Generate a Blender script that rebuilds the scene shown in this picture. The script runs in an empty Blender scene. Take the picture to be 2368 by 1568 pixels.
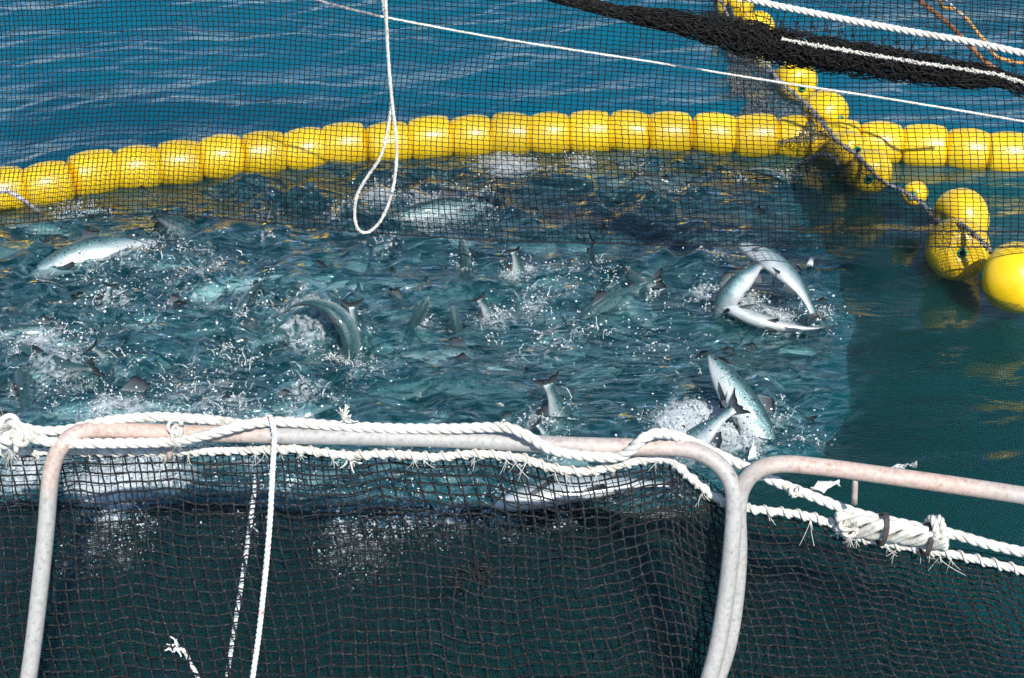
import bpy, math, random
import numpy as np
from mathutils import Vector, Matrix

random.seed(7); rng = np.random.default_rng(7)
scn = bpy.context.scene
COL = scn.collection
R = math.radians

# ------------------------------------------------------------------ camera, sky, sun, exposure
PITCH, CAM_H, FPX, CX, CY = R(33.0), 4.0, 3423.0, 1184.0, 784.0
cam_d = bpy.data.cameras.new('camera'); cam = bpy.data.objects.new('camera', cam_d); COL.objects.link(cam)
cam.location = (0, 0, CAM_H); cam.rotation_euler = (math.pi/2 - PITCH, 0, 0)
cam_d.sensor_width = 36.0; cam_d.lens = 36.0*FPX/2368.0; cam_d.clip_start = 0.05; cam_d.clip_end = 2000
scn.camera = cam

SUN_EL, SUN_AZ = R(47), R(164)          # azimuth clockwise from +Y: behind the camera, to its right
sun_dir = Vector((math.sin(SUN_AZ)*math.cos(SUN_EL), math.cos(SUN_AZ)*math.cos(SUN_EL), math.sin(SUN_EL)))
world = bpy.data.worlds.new('World'); scn.world = world; world.use_nodes = True
wn = world.node_tree.nodes; wl = world.node_tree.links
sky = wn.new('ShaderNodeTexSky'); sky.sky_type = 'NISHITA'; sky.sun_disc = False
sky.ozone_density = 3.0; sky.dust_density = .4; sky.sun_elevation = SUN_EL; sky.sun_rotation = SUN_AZ
wl.new(sky.outputs[0], wn['Background'].inputs[0]); wn['Background'].inputs[1].default_value = 0.12
sd = bpy.data.lights.new('sun', 'SUN'); sd.energy = 5.0; sd.angle = R(0.55); sd.color = (1.0, 0.96, 0.88)
sun = bpy.data.objects.new('sun', sd); COL.objects.link(sun); sun.rotation_euler = sun_dir.to_track_quat('Z', 'Y').to_euler()
sun.location = (4, -4, 9)
vs = scn.view_settings; vs.view_transform = 'Standard'; vs.look = 'None'; vs.gamma = 1; vs.use_curve_mapping = False; vs.exposure = 0.36
scn.render.engine = 'CYCLES'
cy = scn.cycles; cy.use_denoising = True; cy.max_bounces = 8; cy.transparent_max_bounces = 12; cy.volume_bounces = 0
cy.caustics_reflective = False; cy.caustics_refractive = False; cy.sample_clamp_indirect = 6.0

# ------------------------------------------------------------------ helpers
FW = np.array([0, math.cos(PITCH), -math.sin(PITCH)]); UP = np.array([0, math.sin(PITCH), math.cos(PITCH)]); RT = np.array([1.0, 0, 0])
CAM = np.array([0, 0, CAM_H])
def ray(u, v):
    u = np.asarray(u, float)[..., None]; v = np.asarray(v, float)[..., None]
    return RT*((u-CX)/FPX) + UP*(-(v-CY)/FPX) + FW
def atZ(u, v, z=0.0):
    d = ray(u, v); z = np.asarray(z, float)
    return CAM + d*((z-CAM_H)/d[..., 2])[..., None]
def atY(u, v, Y):
    d = ray(u, v); return CAM + d*(np.asarray(Y, float)/d[..., 1])[..., None]

def spline(pts, n):
    """Catmull-Rom through pts (k,d), n samples evenly spaced by length"""
    P = np.asarray(pts, float)
    if len(P) == 2: P = np.vstack([P[0], (P[0]+P[1])/2, P[1]])
    Q = np.vstack([2*P[0]-P[1], P, 2*P[-1]-P[-2]]); out = []
    for i in range(len(P)-1):
        t = np.linspace(0, 1, 24, endpoint=False)[:, None]; a, b, c, d = Q[i:i+4]
        out.append(.5*((2*b)+(c-a)*t+(2*a-5*b+4*c-d)*t**2+(3*b-a-3*c+d)*t**3))
    out.append(P[-1:]); S = np.vstack(out)
    L = np.concatenate([[0], np.cumsum(np.linalg.norm(np.diff(S, axis=0), axis=1))])
    t = np.linspace(0, L[-1], n)
    return np.stack([np.interp(t, L, S[:, k]) for k in range(S.shape[1])], 1)
def plen(p): return float(np.linalg.norm(np.diff(np.asarray(p), axis=0), axis=1).sum())

def mesh_np(name, V, Fq, attrs=None, smooth=True):
    """V (n,3); Fq (m,k) one face size, or list of such arrays"""
    if isinstance(Fq, np.ndarray): Fq = [Fq]
    Fq = [f for f in Fq if len(f)]
    me = bpy.data.meshes.new(name); V = np.ascontiguousarray(V, np.float32)
    me.vertices.add(len(V)); me.vertices.foreach_set('co', V.ravel())
    loops = np.concatenate([f.ravel() for f in Fq]).astype(np.int32)
    tot = np.concatenate([np.full(len(f), f.shape[1], np.int32) for f in Fq])
    start = np.concatenate([[0], np.cumsum(tot)[:-1]]).astype(np.int32)
    me.loops.add(len(loops)); me.loops.foreach_set('vertex_index', loops)
    me.polygons.add(len(tot)); me.polygons.foreach_set('loop_start', start); me.polygons.foreach_set('loop_total', tot)
    if smooth: me.polygons.foreach_set('use_smooth', np.ones(len(tot), bool))
    me.update(calc_edges=True)
    for k, a in (attrs or {}).items():
        at = me.attributes.new(k, 'FLOAT', 'POINT'); at.data.foreach_set('value', np.ascontiguousarray(a, np.float32))
    return me
def add(name, me, mat, parent=None, **props):
    o = bpy.data.objects.new(name, me); COL.objects.link(o)
    if mat is not None and me is not None and not me.materials: me.materials.append(mat)
    if parent is not None: o.parent = parent
    for k, v in props.items(): o[k] = v
    return o
def empty(name, loc, label, cat, group=None):
    o = bpy.data.objects.new(name, None); COL.objects.link(o); o.location = loc; o.empty_display_size = .05
    o['label'] = label; o['category'] = cat
    if group: o['group'] = group
    return o
def under(o, parent):
    """parent keeping world place (parents here are unrotated)"""
    o.parent = parent; o.location = Vector(o.location) - Vector(parent.location); return o

class Geo:
    def __init__(s): s.V = []; s.F = {}; s.n = 0
    def put(s, V, F):
        for f in (F if isinstance(F, list) else [F]):
            if len(f): s.F.setdefault(f.shape[1], []).append(f + s.n)
        s.V.append(V); s.n += len(V); return s
    def mesh(s, name, smooth=True, attrs=None):
        return mesh_np(name, np.vstack(s.V), [np.vstack(x) for x in s.F.values()], attrs, smooth)

def frames(P):
    T = np.gradient(P, axis=0); T /= np.linalg.norm(T, axis=1)[:, None] + 1e-12
    ref = np.array([0, 0, 1.0]) if abs(T[0, 2]) < .9 else np.array([1.0, 0, 0])
    N = np.zeros_like(P); n = ref - T[0]*ref.dot(T[0]); n /= np.linalg.norm(n); N[0] = n
    for i in range(1, len(P)):
        n = n - T[i]*n.dot(T[i]); n /= np.linalg.norm(n) + 1e-12; N[i] = n
    return T, N, np.cross(T, N)
def tube(P, r, sides=8, caps=True, closed=False):
    P = np.asarray(P, float); T, N, B = frames(P); r = np.broadcast_to(np.asarray(r, float), (len(P),))
    a = np.linspace(0, 2*np.pi, sides, endpoint=False)
    V = (P[:, None] + r[:, None, None]*(N[:, None]*np.cos(a)[None, :, None] + B[:, None]*np.sin(a)[None, :, None])).reshape(-1, 3)
    n = len(P); i = np.arange(n-1)[:, None]*sides; j = np.arange(sides)[None]; k = (j+1) % sides
    F = np.stack([i+j, i+k, i+sides+k, i+sides+j], -1).reshape(-1, 4); out = [F]
    if caps: out.append(np.stack([np.arange(sides)[::-1], np.arange(sides)+(n-1)*sides]))
    return V, out
def tubes_batch(P, r, sides=3):
    """many polylines at once: P (k,n,3)"""
    P = np.asarray(P, float); k, n, _ = P.shape
    T = np.gradient(P, axis=1); T /= np.linalg.norm(T, axis=2, keepdims=True) + 1e-12
    ref = np.where(np.abs(T[..., 2:3]) < .85, np.array([0, 0, 1.0]), np.array([1.0, 0, 0]))
    N = np.cross(T, ref); N /= np.linalg.norm(N, axis=2, keepdims=True) + 1e-12; B = np.cross(T, N)
    a = np.linspace(0, 2*np.pi, sides, endpoint=False)
    r = np.broadcast_to(np.asarray(r, float), (k, n))
    V = P[:, :, None] + r[:, :, None, None]*(N[:, :, None]*np.cos(a)[:, None] + B[:, :, None]*np.sin(a)[:, None])
    base = (np.arange(k)*n*sides)[:, None, None]; i = (np.arange(n-1)*sides)[None, :, None]; j = np.arange(sides)[None, None]; l = (j+1) % sides
    F = np.stack([base+i+j, base+i+l, base+i+sides+l, base+i+sides+j], -1).reshape(-1, 4)
    return V.reshape(-1, 3), F
def twist(P, Rr, pitch=None, sides=7, strands=3, fuzz=0.0):
    """laid rope: helical strands round path P"""
    L = plen(P); pitch = pitch or Rr*6.2; n = max(12, int(L/pitch*11)); Q = spline(P, n) if len(P) < n else P
    T, N, B = frames(Q); n = len(Q); s = np.concatenate([[0], np.cumsum(np.linalg.norm(np.diff(Q, axis=0), axis=1))])
    g = Geo()
    for k in range(strands):
        a = 2*np.pi*s/pitch + 2*np.pi*k/strands
        C = Q + Rr*.5*(N*np.cos(a)[:, None] + B*np.sin(a)[:, None])
        if fuzz: C = C + rng.normal(0, fuzz, C.shape)
        g.put(*tube(C, Rr*.56, sides))
    return g
def net_mesh(P, su, sv, r, sides=3):
    """P (nu,nv,3): threads along u on every sv-th v, along v on every su-th u"""
    ra = np.broadcast_to(np.asarray(r, float), (len(P),)); g = Geo()
    g.put(*tubes_batch(P[:, ::sv].transpose(1, 0, 2), ra[None, :], sides)); g.put(*tubes_batch(P[::su], ra[::su, None]*.96, sides)); return g
def fibres(c, n, L, r=.0008, dirn=(0, 0, 1), spread=.8, seg=5, curl=.3):
    c = np.asarray(c, float); D = rng.normal(0, spread, (n, 3)) + np.asarray(dirn); D /= np.linalg.norm(D, axis=1)[:, None]
    t = np.linspace(0, 1, seg)[None, :, None]; W = rng.normal(0, curl, (n, 1, 3))
    P = c + (D[:, None]*t + W*t**2)*(L*rng.uniform(.5, 1.1, (n, 1, 1)))
    return tubes_batch(P, r*(1-.5*np.broadcast_to(np.linspace(0, 1, seg), (n, seg))), 3)
def curly(c, n, L, r, d, spread=.35):
    g = Geo()
    for k in range(n):
        st = np.asarray(d, float)+rng.normal(0, spread, 3); P = [np.asarray(c, float)]
        for q in range(6): st = st + rng.normal(0, .55, 3); P.append(P[-1]+st/np.linalg.norm(st)*L*rng.uniform(.5, 1)/6)
        g.put(*tube(spline(P, 14), r*np.linspace(1.2, .5, 14), 5))
    return np.vstack(g.V), [np.vstack(x) for x in g.F.values()]
def vnoise(x, y, seed=0, scale=1.0):
    """smooth value noise in numpy"""
    r = np.random.default_rng(seed).random((256, 256)); x = x*scale; y = y*scale
    xi = np.floor(x).astype(int); yi = np.floor(y).astype(int); fx = x-xi; fy = y-yi
    fx = fx*fx*(3-2*fx); fy = fy*fy*(3-2*fy); g = lambda a, b: r[a % 256, b % 256]
    return (g(xi, yi)*(1-fx)+g(xi+1, yi)*fx)*(1-fy)+(g(xi, yi+1)*(1-fx)+g(xi+1, yi+1)*fx)*fy

# ------------------------------------------------------------------ materials
def mat(name):
    m = bpy.data.materials.new(name); m.use_nodes = True; nt = m.node_tree
    return m, nt.nodes, nt.links, nt.nodes['Principled BSDF']
def nd(n, t, **kw):
    x = n.new(t)
    for k, v in kw.items():
        if k.startswith('i_'): x.inputs[k[2:].replace('_', ' ')].default_value = v
        else: setattr(x, k, v)
    return x
def ramp(n, pts):
    x = n.new('ShaderNodeValToRGB'); e = x.color_ramp.elements
    while len(e) < len(pts): e.new(.5)
    for q, (p, c) in zip(e, pts): q.position = p; q.color = (*c, 1) if len(c) == 3 else c
    return x
def noisy(name, cols, scale=20, rough=.6, detail=6, bump=0., bscale=None, spec=.5, stretch=None, metal=0.):
    m, n, l, b = mat(name); tc = nd(n, 'ShaderNodeTexCoord'); no = nd(n, 'ShaderNodeTexNoise', i_Scale=scale, i_Detail=detail, i_Roughness=.65)
    src = tc.outputs['Object']
    if stretch:
        mp = nd(n, 'ShaderNodeMapping'); mp.inputs['Scale'].default_value = stretch; l.new(src, mp.inputs[0]); src = mp.outputs[0]
    l.new(src, no.inputs['Vector']); rp = ramp(n, cols); l.new(no.outputs['Fac'], rp.inputs[0]); l.new(rp.outputs[0], b.inputs['Base Color'])
    b.inputs['Roughness'].default_value = rough; b.inputs['Specular IOR Level'].default_value = spec; b.inputs['Metallic'].default_value = metal
    if bump:
        n2 = nd(n, 'ShaderNodeTexNoise', i_Scale=bscale or scale*4, i_Detail=4); l.new(src, n2.inputs['Vector'])
        bp = nd(n, 'ShaderNodeBump', i_Strength=bump, i_Distance=.004); l.new(n2.outputs['Fac'], bp.inputs['Height']); l.new(bp.outputs[0], b.inputs['Normal'])
    return m
M_TWINE = noisy('black_twine', [(.35, (.003, .004, .005)), (.52, (.014, .016, .018)), (.7, (.08, .086, .092))], 120, .8, bump=.8, spec=.25)
M_TWINE2 = noisy('deep_black_twine', [(.3, (.002, .003, .005)), (.7, (.009, .01, .012))], 90, .85, spec=.2)
M_FINE = noisy('fine_dark_twine', [(.3, (.002, .007, .007)), (.7, (.006, .014, .014))], 60, .6, spec=.3)
M_ROPE = noisy('white_rope', [(.28, (.34, .32, .27)), (.42, (.58, .56, .51)), (.6, (.76, .75, .71))], 22, .75, bump=.7, bscale=260)
M_ROPEB = noisy('worn_white_rope', [(.3, (.45, .42, .36)), (.7, (.74, .71, .66))], 40, .8, bump=.8, bscale=240)
M_FLECK = noisy('flecked_cord', [(.3, (.5, .53, .55)), (.62, (.78, .8, .82)), (.66, (.45, .12, .1))], 46, .7, detail=2)
M_BROWN = noisy('rusty_brown_rope', [(.3, (.12, .04, .015)), (.7, (.42, .2, .08))], 40, .8)
M_ORANGE = noisy('orange_rope', [(.3, (.4, .16, .03)), (.7, (.75, .42, .14))], 40, .8)
M_GREYROPE = noisy('weathered_float_line', [(.3, (.035, .03, .035)), (.5, (.2, .19, .2)), (.72, (.55, .53, .52))], 45, .8, bump=.6)
M_DARKTIE = noisy('dark_tie', [(.3, (.02, .018, .018)), (.7, (.07, .06, .06))], 60, .7)
M_GREEN = noisy('green_sleeve', [(.3, (0, .16, .12)), (.7, (.01, .3, .22))], 40, .5)
M_HOLE = noisy('dark_bore', [(.3, (.003, .01, .008)), (.7, (.01, .02, .016))], 30, .9)
M_COLLAR = noisy('black_collar_plastic', [(.3, (.012, .012, .013)), (.7, (.04, .04, .042))], 12, .5)
M_EYE = noisy('fish_eye', [(.3, (.004, .004, .005)), (.7, (.02, .02, .02))], 10, .1)
M_SCRAP = noisy('white_scrap', [(.3, (.45, .5, .52)), (.7, (.8, .82, .82))], 30, .6, bump=.6)
M_BED = noisy('deep_water_bed', [(.3, (.002, .02, .026)), (.7, (.004, .03, .038))], .6, .9)

def m_yellow():
    m, n, l, b = mat('yellow_float_plastic'); tc = nd(n, 'ShaderNodeTexCoord'); oi = nd(n, 'ShaderNodeObjectInfo')
    ad = nd(n, 'ShaderNodeVectorMath', operation='ADD'); l.new(tc.outputs['Object'], ad.inputs[0]); l.new(oi.outputs['Random'], ad.inputs[1])
    n1 = nd(n, 'ShaderNodeTexNoise', i_Scale=9., i_Detail=8., i_Roughness=.7); l.new(ad.outputs[0], n1.inputs['Vector'])
    r1 = ramp(n, [(.22, (.45, .27, .006)), (.36, (.82, .52, .004)), (.7, (.92, .62, .008))]); l.new(n1.outputs['Fac'], r1.inputs[0])
    nz = nd(n, 'ShaderNodeTexNoise', i_Scale=26., i_Detail=9., i_Roughness=.8, i_Distortion=.7); l.new(ad.outputs[0], nz.inputs['Vector'])
    rz = ramp(n, [(.34, (1, 1, 1)), (.4, (0, 0, 0))]); l.new(nz.outputs['Fac'], rz.inputs[0]); mz = nd(n, 'ShaderNodeMix', data_type='RGBA'); mz.inputs[7].default_value = (.3, .22, .05, 1)
    kz = nd(n, 'ShaderNodeMath', operation='MULTIPLY'); kz.inputs[1].default_value = .55; l.new(rz.outputs[0], kz.inputs[0]); l.new(kz.outputs[0], mz.inputs[0]); l.new(r1.outputs[0], mz.inputs[6])
    hs = nd(n, 'ShaderNodeHueSaturation'); l.new(mz.outputs[2], hs.inputs['Color'])
    mr = nd(n, 'ShaderNodeMapRange'); mr.inputs[3].default_value = .78; mr.inputs[4].default_value = 1.05; l.new(oi.outputs['Random'], mr.inputs[0]); l.new(mr.outputs[0], hs.inputs['Value'])
    l.new(hs.outputs[0], b.inputs['Base Color']); b.inputs['Coat Weight'].default_value = .6; b.inputs['Coat Roughness'].default_value = .38
    n2 = nd(n, 'ShaderNodeTexNoise', i_Scale=60., i_Detail=4.); l.new(ad.outputs[0], n2.inputs['Vector'])
    rr = nd(n, 'ShaderNodeMapRange'); rr.inputs[3].default_value = .26; rr.inputs[4].default_value = .5; l.new(n2.outputs['Fac'], rr.inputs[0]); l.new(rr.outputs[0], b.inputs['Roughness'])
    bp = nd(n, 'ShaderNodeBump', i_Strength=.12, i_Distance=.003); l.new(n2.outputs['Fac'], bp.inputs['Height']); l.new(bp.outputs[0], b.inputs['Normal'])
    return m
M_YEL = m_yellow()
def m_pipe():
    m, n, l, b = mat('weathered_galvanised_pipe'); tc = nd(n, 'ShaderNodeTexCoord')
    big = nd(n, 'ShaderNodeTexNoise', i_Scale=1.6, i_Detail=3.); l.new(tc.outputs['Object'], big.inputs['Vector'])
    fine = nd(n, 'ShaderNodeTexNoise', i_Scale=55., i_Detail=9., i_Roughness=.75); l.new(tc.outputs['Object'], fine.inputs['Vector'])
    at = nd(n, 'ShaderNodeAttribute', attribute_name='rust')
    grey = ramp(n, [(.3, (.15, .145, .14)), (.44, (.33, .325, .315)), (.75, (.47, .46, .45))]); l.new(fine.outputs['Fac'], grey.inputs[0])
    pink = ramp(n, [(.3, (.30, .16, .11)), (.48, (.50, .34, .28)), (.72, (.58, .48, .44))]); l.new(fine.outputs['Fac'], pink.inputs[0])
    mu = nd(n, 'ShaderNodeMath', operation='MULTIPLY_ADD'); l.new(big.outputs['Fac'], mu.inputs[0]); mu.inputs[1].default_value = 1.2; mu.inputs[2].default_value = -.68
    a2 = nd(n, 'ShaderNodeMath', operation='ADD', use_clamp=True); l.new(mu.outputs[0], a2.inputs[0]); l.new(at.outputs['Fac'], a2.inputs[1])
    mx = nd(n, 'ShaderNodeMix', data_type='RGBA'); l.new(a2.outputs[0], mx.inputs[0]); l.new(grey.outputs[0], mx.inputs[6]); l.new(pink.outputs[0], mx.inputs[7])
    l.new(mx.outputs[2], b.inputs['Base Color']); b.inputs['Roughness'].default_value = .55
    bp = nd(n, 'ShaderNodeBump', i_Strength=.35, i_Distance=.002); l.new(fine.outputs['Fac'], bp.inputs['Height']); l.new(bp.outputs[0], b.inputs['Normal'])
    return m
M_PIPE = m_pipe()
def m_fish():
    m, n, l, b = mat('silver_fish_skin'); tc = nd(n, 'ShaderNodeTexCoord')
    d = nd(n, 'ShaderNodeAttribute', attribute_name='dorsal'); no = nd(n, 'ShaderNodeTexNoise', i_Scale=14., i_Detail=6.); l.new(tc.outputs['Object'], no.inputs['Vector'])
    a = nd(n, 'ShaderNodeMath', operation='MULTIPLY_ADD'); l.new(no.outputs['Fac'], a.inputs[0]); a.inputs[1].default_value = .22; l.new(d.outputs['Fac'], a.inputs[2])
    r = ramp(n, [(.0, (.68, .70, .71)), (.36, (.56, .61, .63)), (.54, (.36, .45, .47)), (.74, (.12, .23, .25)), (1., (.03, .085, .095))]); l.new(a.outputs[0], r.inputs[0])
    vo = nd(n, 'ShaderNodeTexVoronoi', i_Scale=34.); l.new(tc.outputs['Object'], vo.inputs['Vector'])
    sp = ramp(n, [(.2, (0, 0, 0)), (.3, (1, 1, 1))]); l.new(vo.outputs['Distance'], sp.inputs[0])
    gt = nd(n, 'ShaderNodeMapRange'); gt.inputs[1].default_value = .42; gt.inputs[2].default_value = .62; l.new(d.outputs['Fac'], gt.inputs[0])
    inv = nd(n, 'ShaderNodeMath', operation='SUBTRACT'); inv.inputs[0].default_value = 1; l.new(sp.outputs[0], inv.inputs[1])
    k = nd(n, 'ShaderNodeMath', operation='MULTIPLY'); l.new(inv.outputs[0], k.inputs[0]); l.new(gt.outputs[0], k.inputs[1])
    mx = nd(n, 'ShaderNodeMix', data_type='RGBA'); l.new(k.outputs[0], mx.inputs[0]); l.new(r.outputs[0], mx.inputs[6]); mx.inputs[7].default_value = (.012, .018, .02, 1)
    n5 = nd(n, 'ShaderNodeTexNoise', i_Scale=5., i_Detail=8., i_Roughness=.7, i_Distortion=.6); l.new(tc.outputs['Object'], n5.inputs['Vector'])
    r5 = ramp(n, [(.3, (.5, .56, .6)), (.5, (.86, .88, .88)), (.68, (1.0, .93, .9))]); l.new(n5.outputs['Fac'], r5.inputs[0])
    ml = nd(n, 'ShaderNodeMix', data_type='RGBA', blend_type='MULTIPLY'); ml.inputs[0].default_value = 1.; l.new(mx.outputs[2], ml.inputs[6]); l.new(r5.outputs[0], ml.inputs[7])
    l.new(ml.outputs[2], b.inputs['Base Color']); b.inputs['Roughness'].default_value = .34; b.inputs['Metallic'].default_value = .25; b.inputs['Coat Weight'].default_value = .5; b.inputs['Coat Roughness'].default_value = .1
    sc = nd(n, 'ShaderNodeTexVoronoi', i_Scale=110.); l.new(tc.outputs['Object'], sc.inputs['Vector'])
    bp = nd(n, 'ShaderNodeBump', i_Strength=.6, i_Distance=.003); l.new(sc.outputs['Distance'], bp.inputs['Height']); l.new(bp.outputs[0], b.inputs['Normal'])
    return m
M_FISH = m_fish()
def m_fin():
    m, n, l, b = mat('grey_fish_fin'); at = nd(n, 'ShaderNodeAttribute', attribute_name='tip'); ry = nd(n, 'ShaderNodeAttribute', attribute_name='ray')
    w = nd(n, 'ShaderNodeMath', operation='MULTIPLY'); l.new(ry.outputs['Fac'], w.inputs[0]); w.inputs[1].default_value = 75.
    s = nd(n, 'ShaderNodeMath', operation='SINE'); l.new(w.outputs[0], s.inputs[0])
    a = nd(n, 'ShaderNodeMath', operation='MULTIPLY_ADD'); l.new(s.outputs[0], a.inputs[0]); a.inputs[1].default_value = .16; l.new(at.outputs['Fac'], a.inputs[2])
    r = ramp(n, [(.0, (.085, .12, .135)), (.5, (.045, .058, .066)), (.9, (.010, .012, .015))]); l.new(a.outputs[0], r.inputs[0])
    l.new(r.outputs[0], b.inputs['Base Color']); b.inputs['Roughness'].default_value = .35; b.inputs['Coat Weight'].default_value = .3
    bp = nd(n, 'ShaderNodeBump', i_Strength=.5, i_Distance=.002); l.new(s.outputs[0], bp.inputs['Height']); l.new(bp.outputs[0], b.inputs['Normal'])
    return m
M_FIN = m_fin()
def m_drop():
    m, n, l, b = mat('spray_water'); b.inputs['Base Color'].default_value = (.62, .68, .7, 1); b.inputs['Roughness'].default_value = .12
    b.inputs['Specular IOR Level'].default_value = .8
    no = nd(n, 'ShaderNodeTexNoise', i_Scale=40.); tc = nd(n, 'ShaderNodeTexCoord'); l.new(tc.outputs['Object'], no.inputs['Vector'])
    r = ramp(n, [(.3, (.42, .52, .56)), (.7, (.85, .88, .88))]); l.new(no.outputs['Fac'], r.inputs[0]); l.new(r.outputs[0], b.inputs['Base Color']); b.inputs['Alpha'].default_value = .72
    return m
M_DROP = m_drop()
def m_water():
    m, n, l, b = mat('sea_water'); n.remove(b); out = n['Material Output']; tc = nd(n, 'ShaderNodeTexCoord')
    ch = nd(n, 'ShaderNodeAttribute', attribute_name='churn'); fo = nd(n, 'ShaderNodeAttribute', attribute_name='foam')
    mp = nd(n, 'ShaderNodeMapping'); mp.inputs['Scale'].default_value = (.55, 1.5, 1); mp.inputs['Rotation'].default_value = (0, 0, R(-10)); l.new(tc.outputs['Object'], mp.inputs[0])
    n1 = nd(n, 'ShaderNodeTexNoise', i_Scale=7., i_Detail=5., i_Roughness=.55, i_Distortion=.6); l.new(mp.outputs[0], n1.inputs['Vector'])
    m2 = nd(n, 'ShaderNodeMapping'); m2.inputs['Scale'].default_value = (.5, 1.35, 1); m2.inputs['Rotation'].default_value = (0, 0, R(7)); l.new(tc.outputs['Object'], m2.inputs[0])
    n2 = nd(n, 'ShaderNodeTexNoise', i_Scale=8.5, i_Detail=6., i_Roughness=.6, i_Distortion=.9); n2.noise_type = 'RIDGED_MULTIFRACTAL'; n2.normalize = True; l.new(m2.outputs[0], n2.inputs['Vector'])
    s1 = nd(n, 'ShaderNodeMapRange'); pn = nd(n, 'ShaderNodeAttribute', attribute_name='pen'); calm = nd(n, 'ShaderNodeMapRange'); calm.inputs[3].default_value = .24; calm.inputs[4].default_value = .11; l.new(pn.outputs['Fac'], calm.inputs[0]); l.new(calm.outputs[0], s1.inputs[3]); s1.inputs[4].default_value = .7; l.new(ch.outputs['Fac'], s1.inputs[0])
    b1 = nd(n, 'ShaderNodeBump', i_Distance=.05); l.new(s1.outputs[0], b1.inputs['Strength']); l.new(n1.outputs['Fac'], b1.inputs['Height'])
    st = nd(n, 'ShaderNodeMapRange'); st.inputs[3].default_value = .07; st.inputs[4].default_value = .8; l.new(ch.outputs['Fac'], st.inputs[0])
    b2 = nd(n, 'ShaderNodeBump', i_Distance=.04); l.new(st.outputs[0], b2.inputs['Strength']); l.new(n2.outputs['Fac'], b2.inputs['Height']); l.new(b1.outputs[0], b2.inputs['Normal'])
    fr = nd(n, 'ShaderNodeFresnel', i_IOR=1.42); l.new(b2.outputs[0], fr.inputs['Normal'])
    fb = nd(n, 'ShaderNodeMath', operation='MULTIPLY', use_clamp=True); l.new(fr.outputs[0], fb.inputs[0]); fb.inputs[1].default_value = 1.7
    gl = nd(n, 'ShaderNodeBsdfGlossy', i_Roughness=.04); l.new(b2.outputs[0], gl.inputs['Normal'])
    # murk: green-blue scattering, milkier where air has been beaten in
    n3 = nd(n, 'ShaderNodeTexNoise', i_Scale=8.5, i_Detail=9., i_Roughness=.74, i_Distortion=2.2); l.new(mp.outputs[0], n3.inputs['Vector'])
    milk = nd(n, 'ShaderNodeMapRange'); milk.inputs[1].default_value = .45; milk.inputs[2].default_value = .72; l.new(n3.outputs['Fac'], milk.inputs[0])
    mk = nd(n, 'ShaderNodeMath', operation='MULTIPLY'); l.new(milk.outputs[0], mk.inputs[0]); l.new(ch.outputs['Fac'], mk.inputs[1])
    d0 = nd(n, 'ShaderNodeMix', data_type='RGBA'); l.new(pn.outputs['Fac'], d0.inputs[0]); d0.inputs[6].default_value = (.001, .09, .145, 1); d0.inputs[7].default_value = (.003, .060, .062, 1)
    dp = nd(n, 'ShaderNodeMix', data_type='RGBA'); l.new(ch.outputs['Fac'], dp.inputs[0]); l.new(d0.outputs[2], dp.inputs[6]); dp.inputs[7].default_value = (.002, .115, .15, 1)
    dc = nd(n, 'ShaderNodeMix', data_type='RGBA'); l.new(mk.outputs[0], dc.inputs[0]); l.new(dp.outputs[2], dc.inputs[6]); dc.inputs[7].default_value = (.2, .36, .43, 1)
    df = nd(n, 'ShaderNodeSubsurfaceScattering'); df.falloff = 'BURLEY'; l.new(dc.outputs[2], df.inputs['Color']); df.inputs['Scale'].default_value = .22; df.inputs['Radius'].default_value = (.5, 1, 1); l.new(b2.outputs[0], df.inputs['Normal'])
    tr = nd(n, 'ShaderNodeBsdfTransparent'); tr.inputs[0].default_value = (.85, .97, .98, 1)
    op = nd(n, 'ShaderNodeMapRange'); op.inputs[3].default_value = .95; op.inputs[4].default_value = .2; l.new(ch.outputs['Fac'], op.inputs[0])
    o2 = nd(n, 'ShaderNodeMath', operation='MULTIPLY_ADD', use_clamp=True); l.new(mk.outputs[0], o2.inputs[0]); o2.inputs[1].default_value = .3; l.new(op.outputs[0], o2.inputs[2])
    bd = nd(n, 'ShaderNodeMixShader'); l.new(o2.outputs[0], bd.inputs[0]); l.new(tr.outputs[0], bd.inputs[1]); l.new(df.outputs[0], bd.inputs[2])
    sf = nd(n, 'ShaderNodeMixShader'); l.new(fb.outputs[0], sf.inputs[0]); l.new(bd.outputs[0], sf.inputs[1]); l.new(gl.outputs[0], sf.inputs[2])
    # foam
    n4 = nd(n, 'ShaderNodeTexNoise', i_Scale=17., i_Detail=9., i_Roughness=.75, i_Distortion=1.5); l.new(tc.outputs['Object'], n4.inputs['Vector'])
    n6 = nd(n, 'ShaderNodeTexNoise', i_Scale=4.2, i_Detail=7., i_Roughness=.62, i_Distortion=1.8); n6.noise_type = 'RIDGED_MULTIFRACTAL'; l.new(m2.outputs[0], n6.inputs['Vector'])
    lc = nd(n, 'ShaderNodeMapRange'); lc.inputs[1].default_value = .62; lc.inputs[2].default_value = .95; lc.inputs[4].default_value = .33; l.new(n6.outputs['Fac'], lc.inputs[0])
    lm = nd(n, 'ShaderNodeMath', operation='MULTIPLY'); l.new(lc.outputs[0], lm.inputs[0]); l.new(ch.outputs['Fac'], lm.inputs[1])
    f0 = nd(n, 'ShaderNodeMath', operation='ADD'); l.new(n4.outputs['Fac'], f0.inputs[0]); l.new(lm.outputs[0], f0.inputs[1])
    fs = nd(n, 'ShaderNodeMath', operation='ADD'); l.new(f0.outputs[0], fs.inputs[0]); l.new(fo.outputs['Fac'], fs.inputs[1])
    ff = nd(n, 'ShaderNodeMapRange'); ff.inputs[1].default_value = .74; ff.inputs[2].default_value = 1.0; ff.inputs[4].default_value = .9; l.new(fs.outputs[0], ff.inputs[0])
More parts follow.
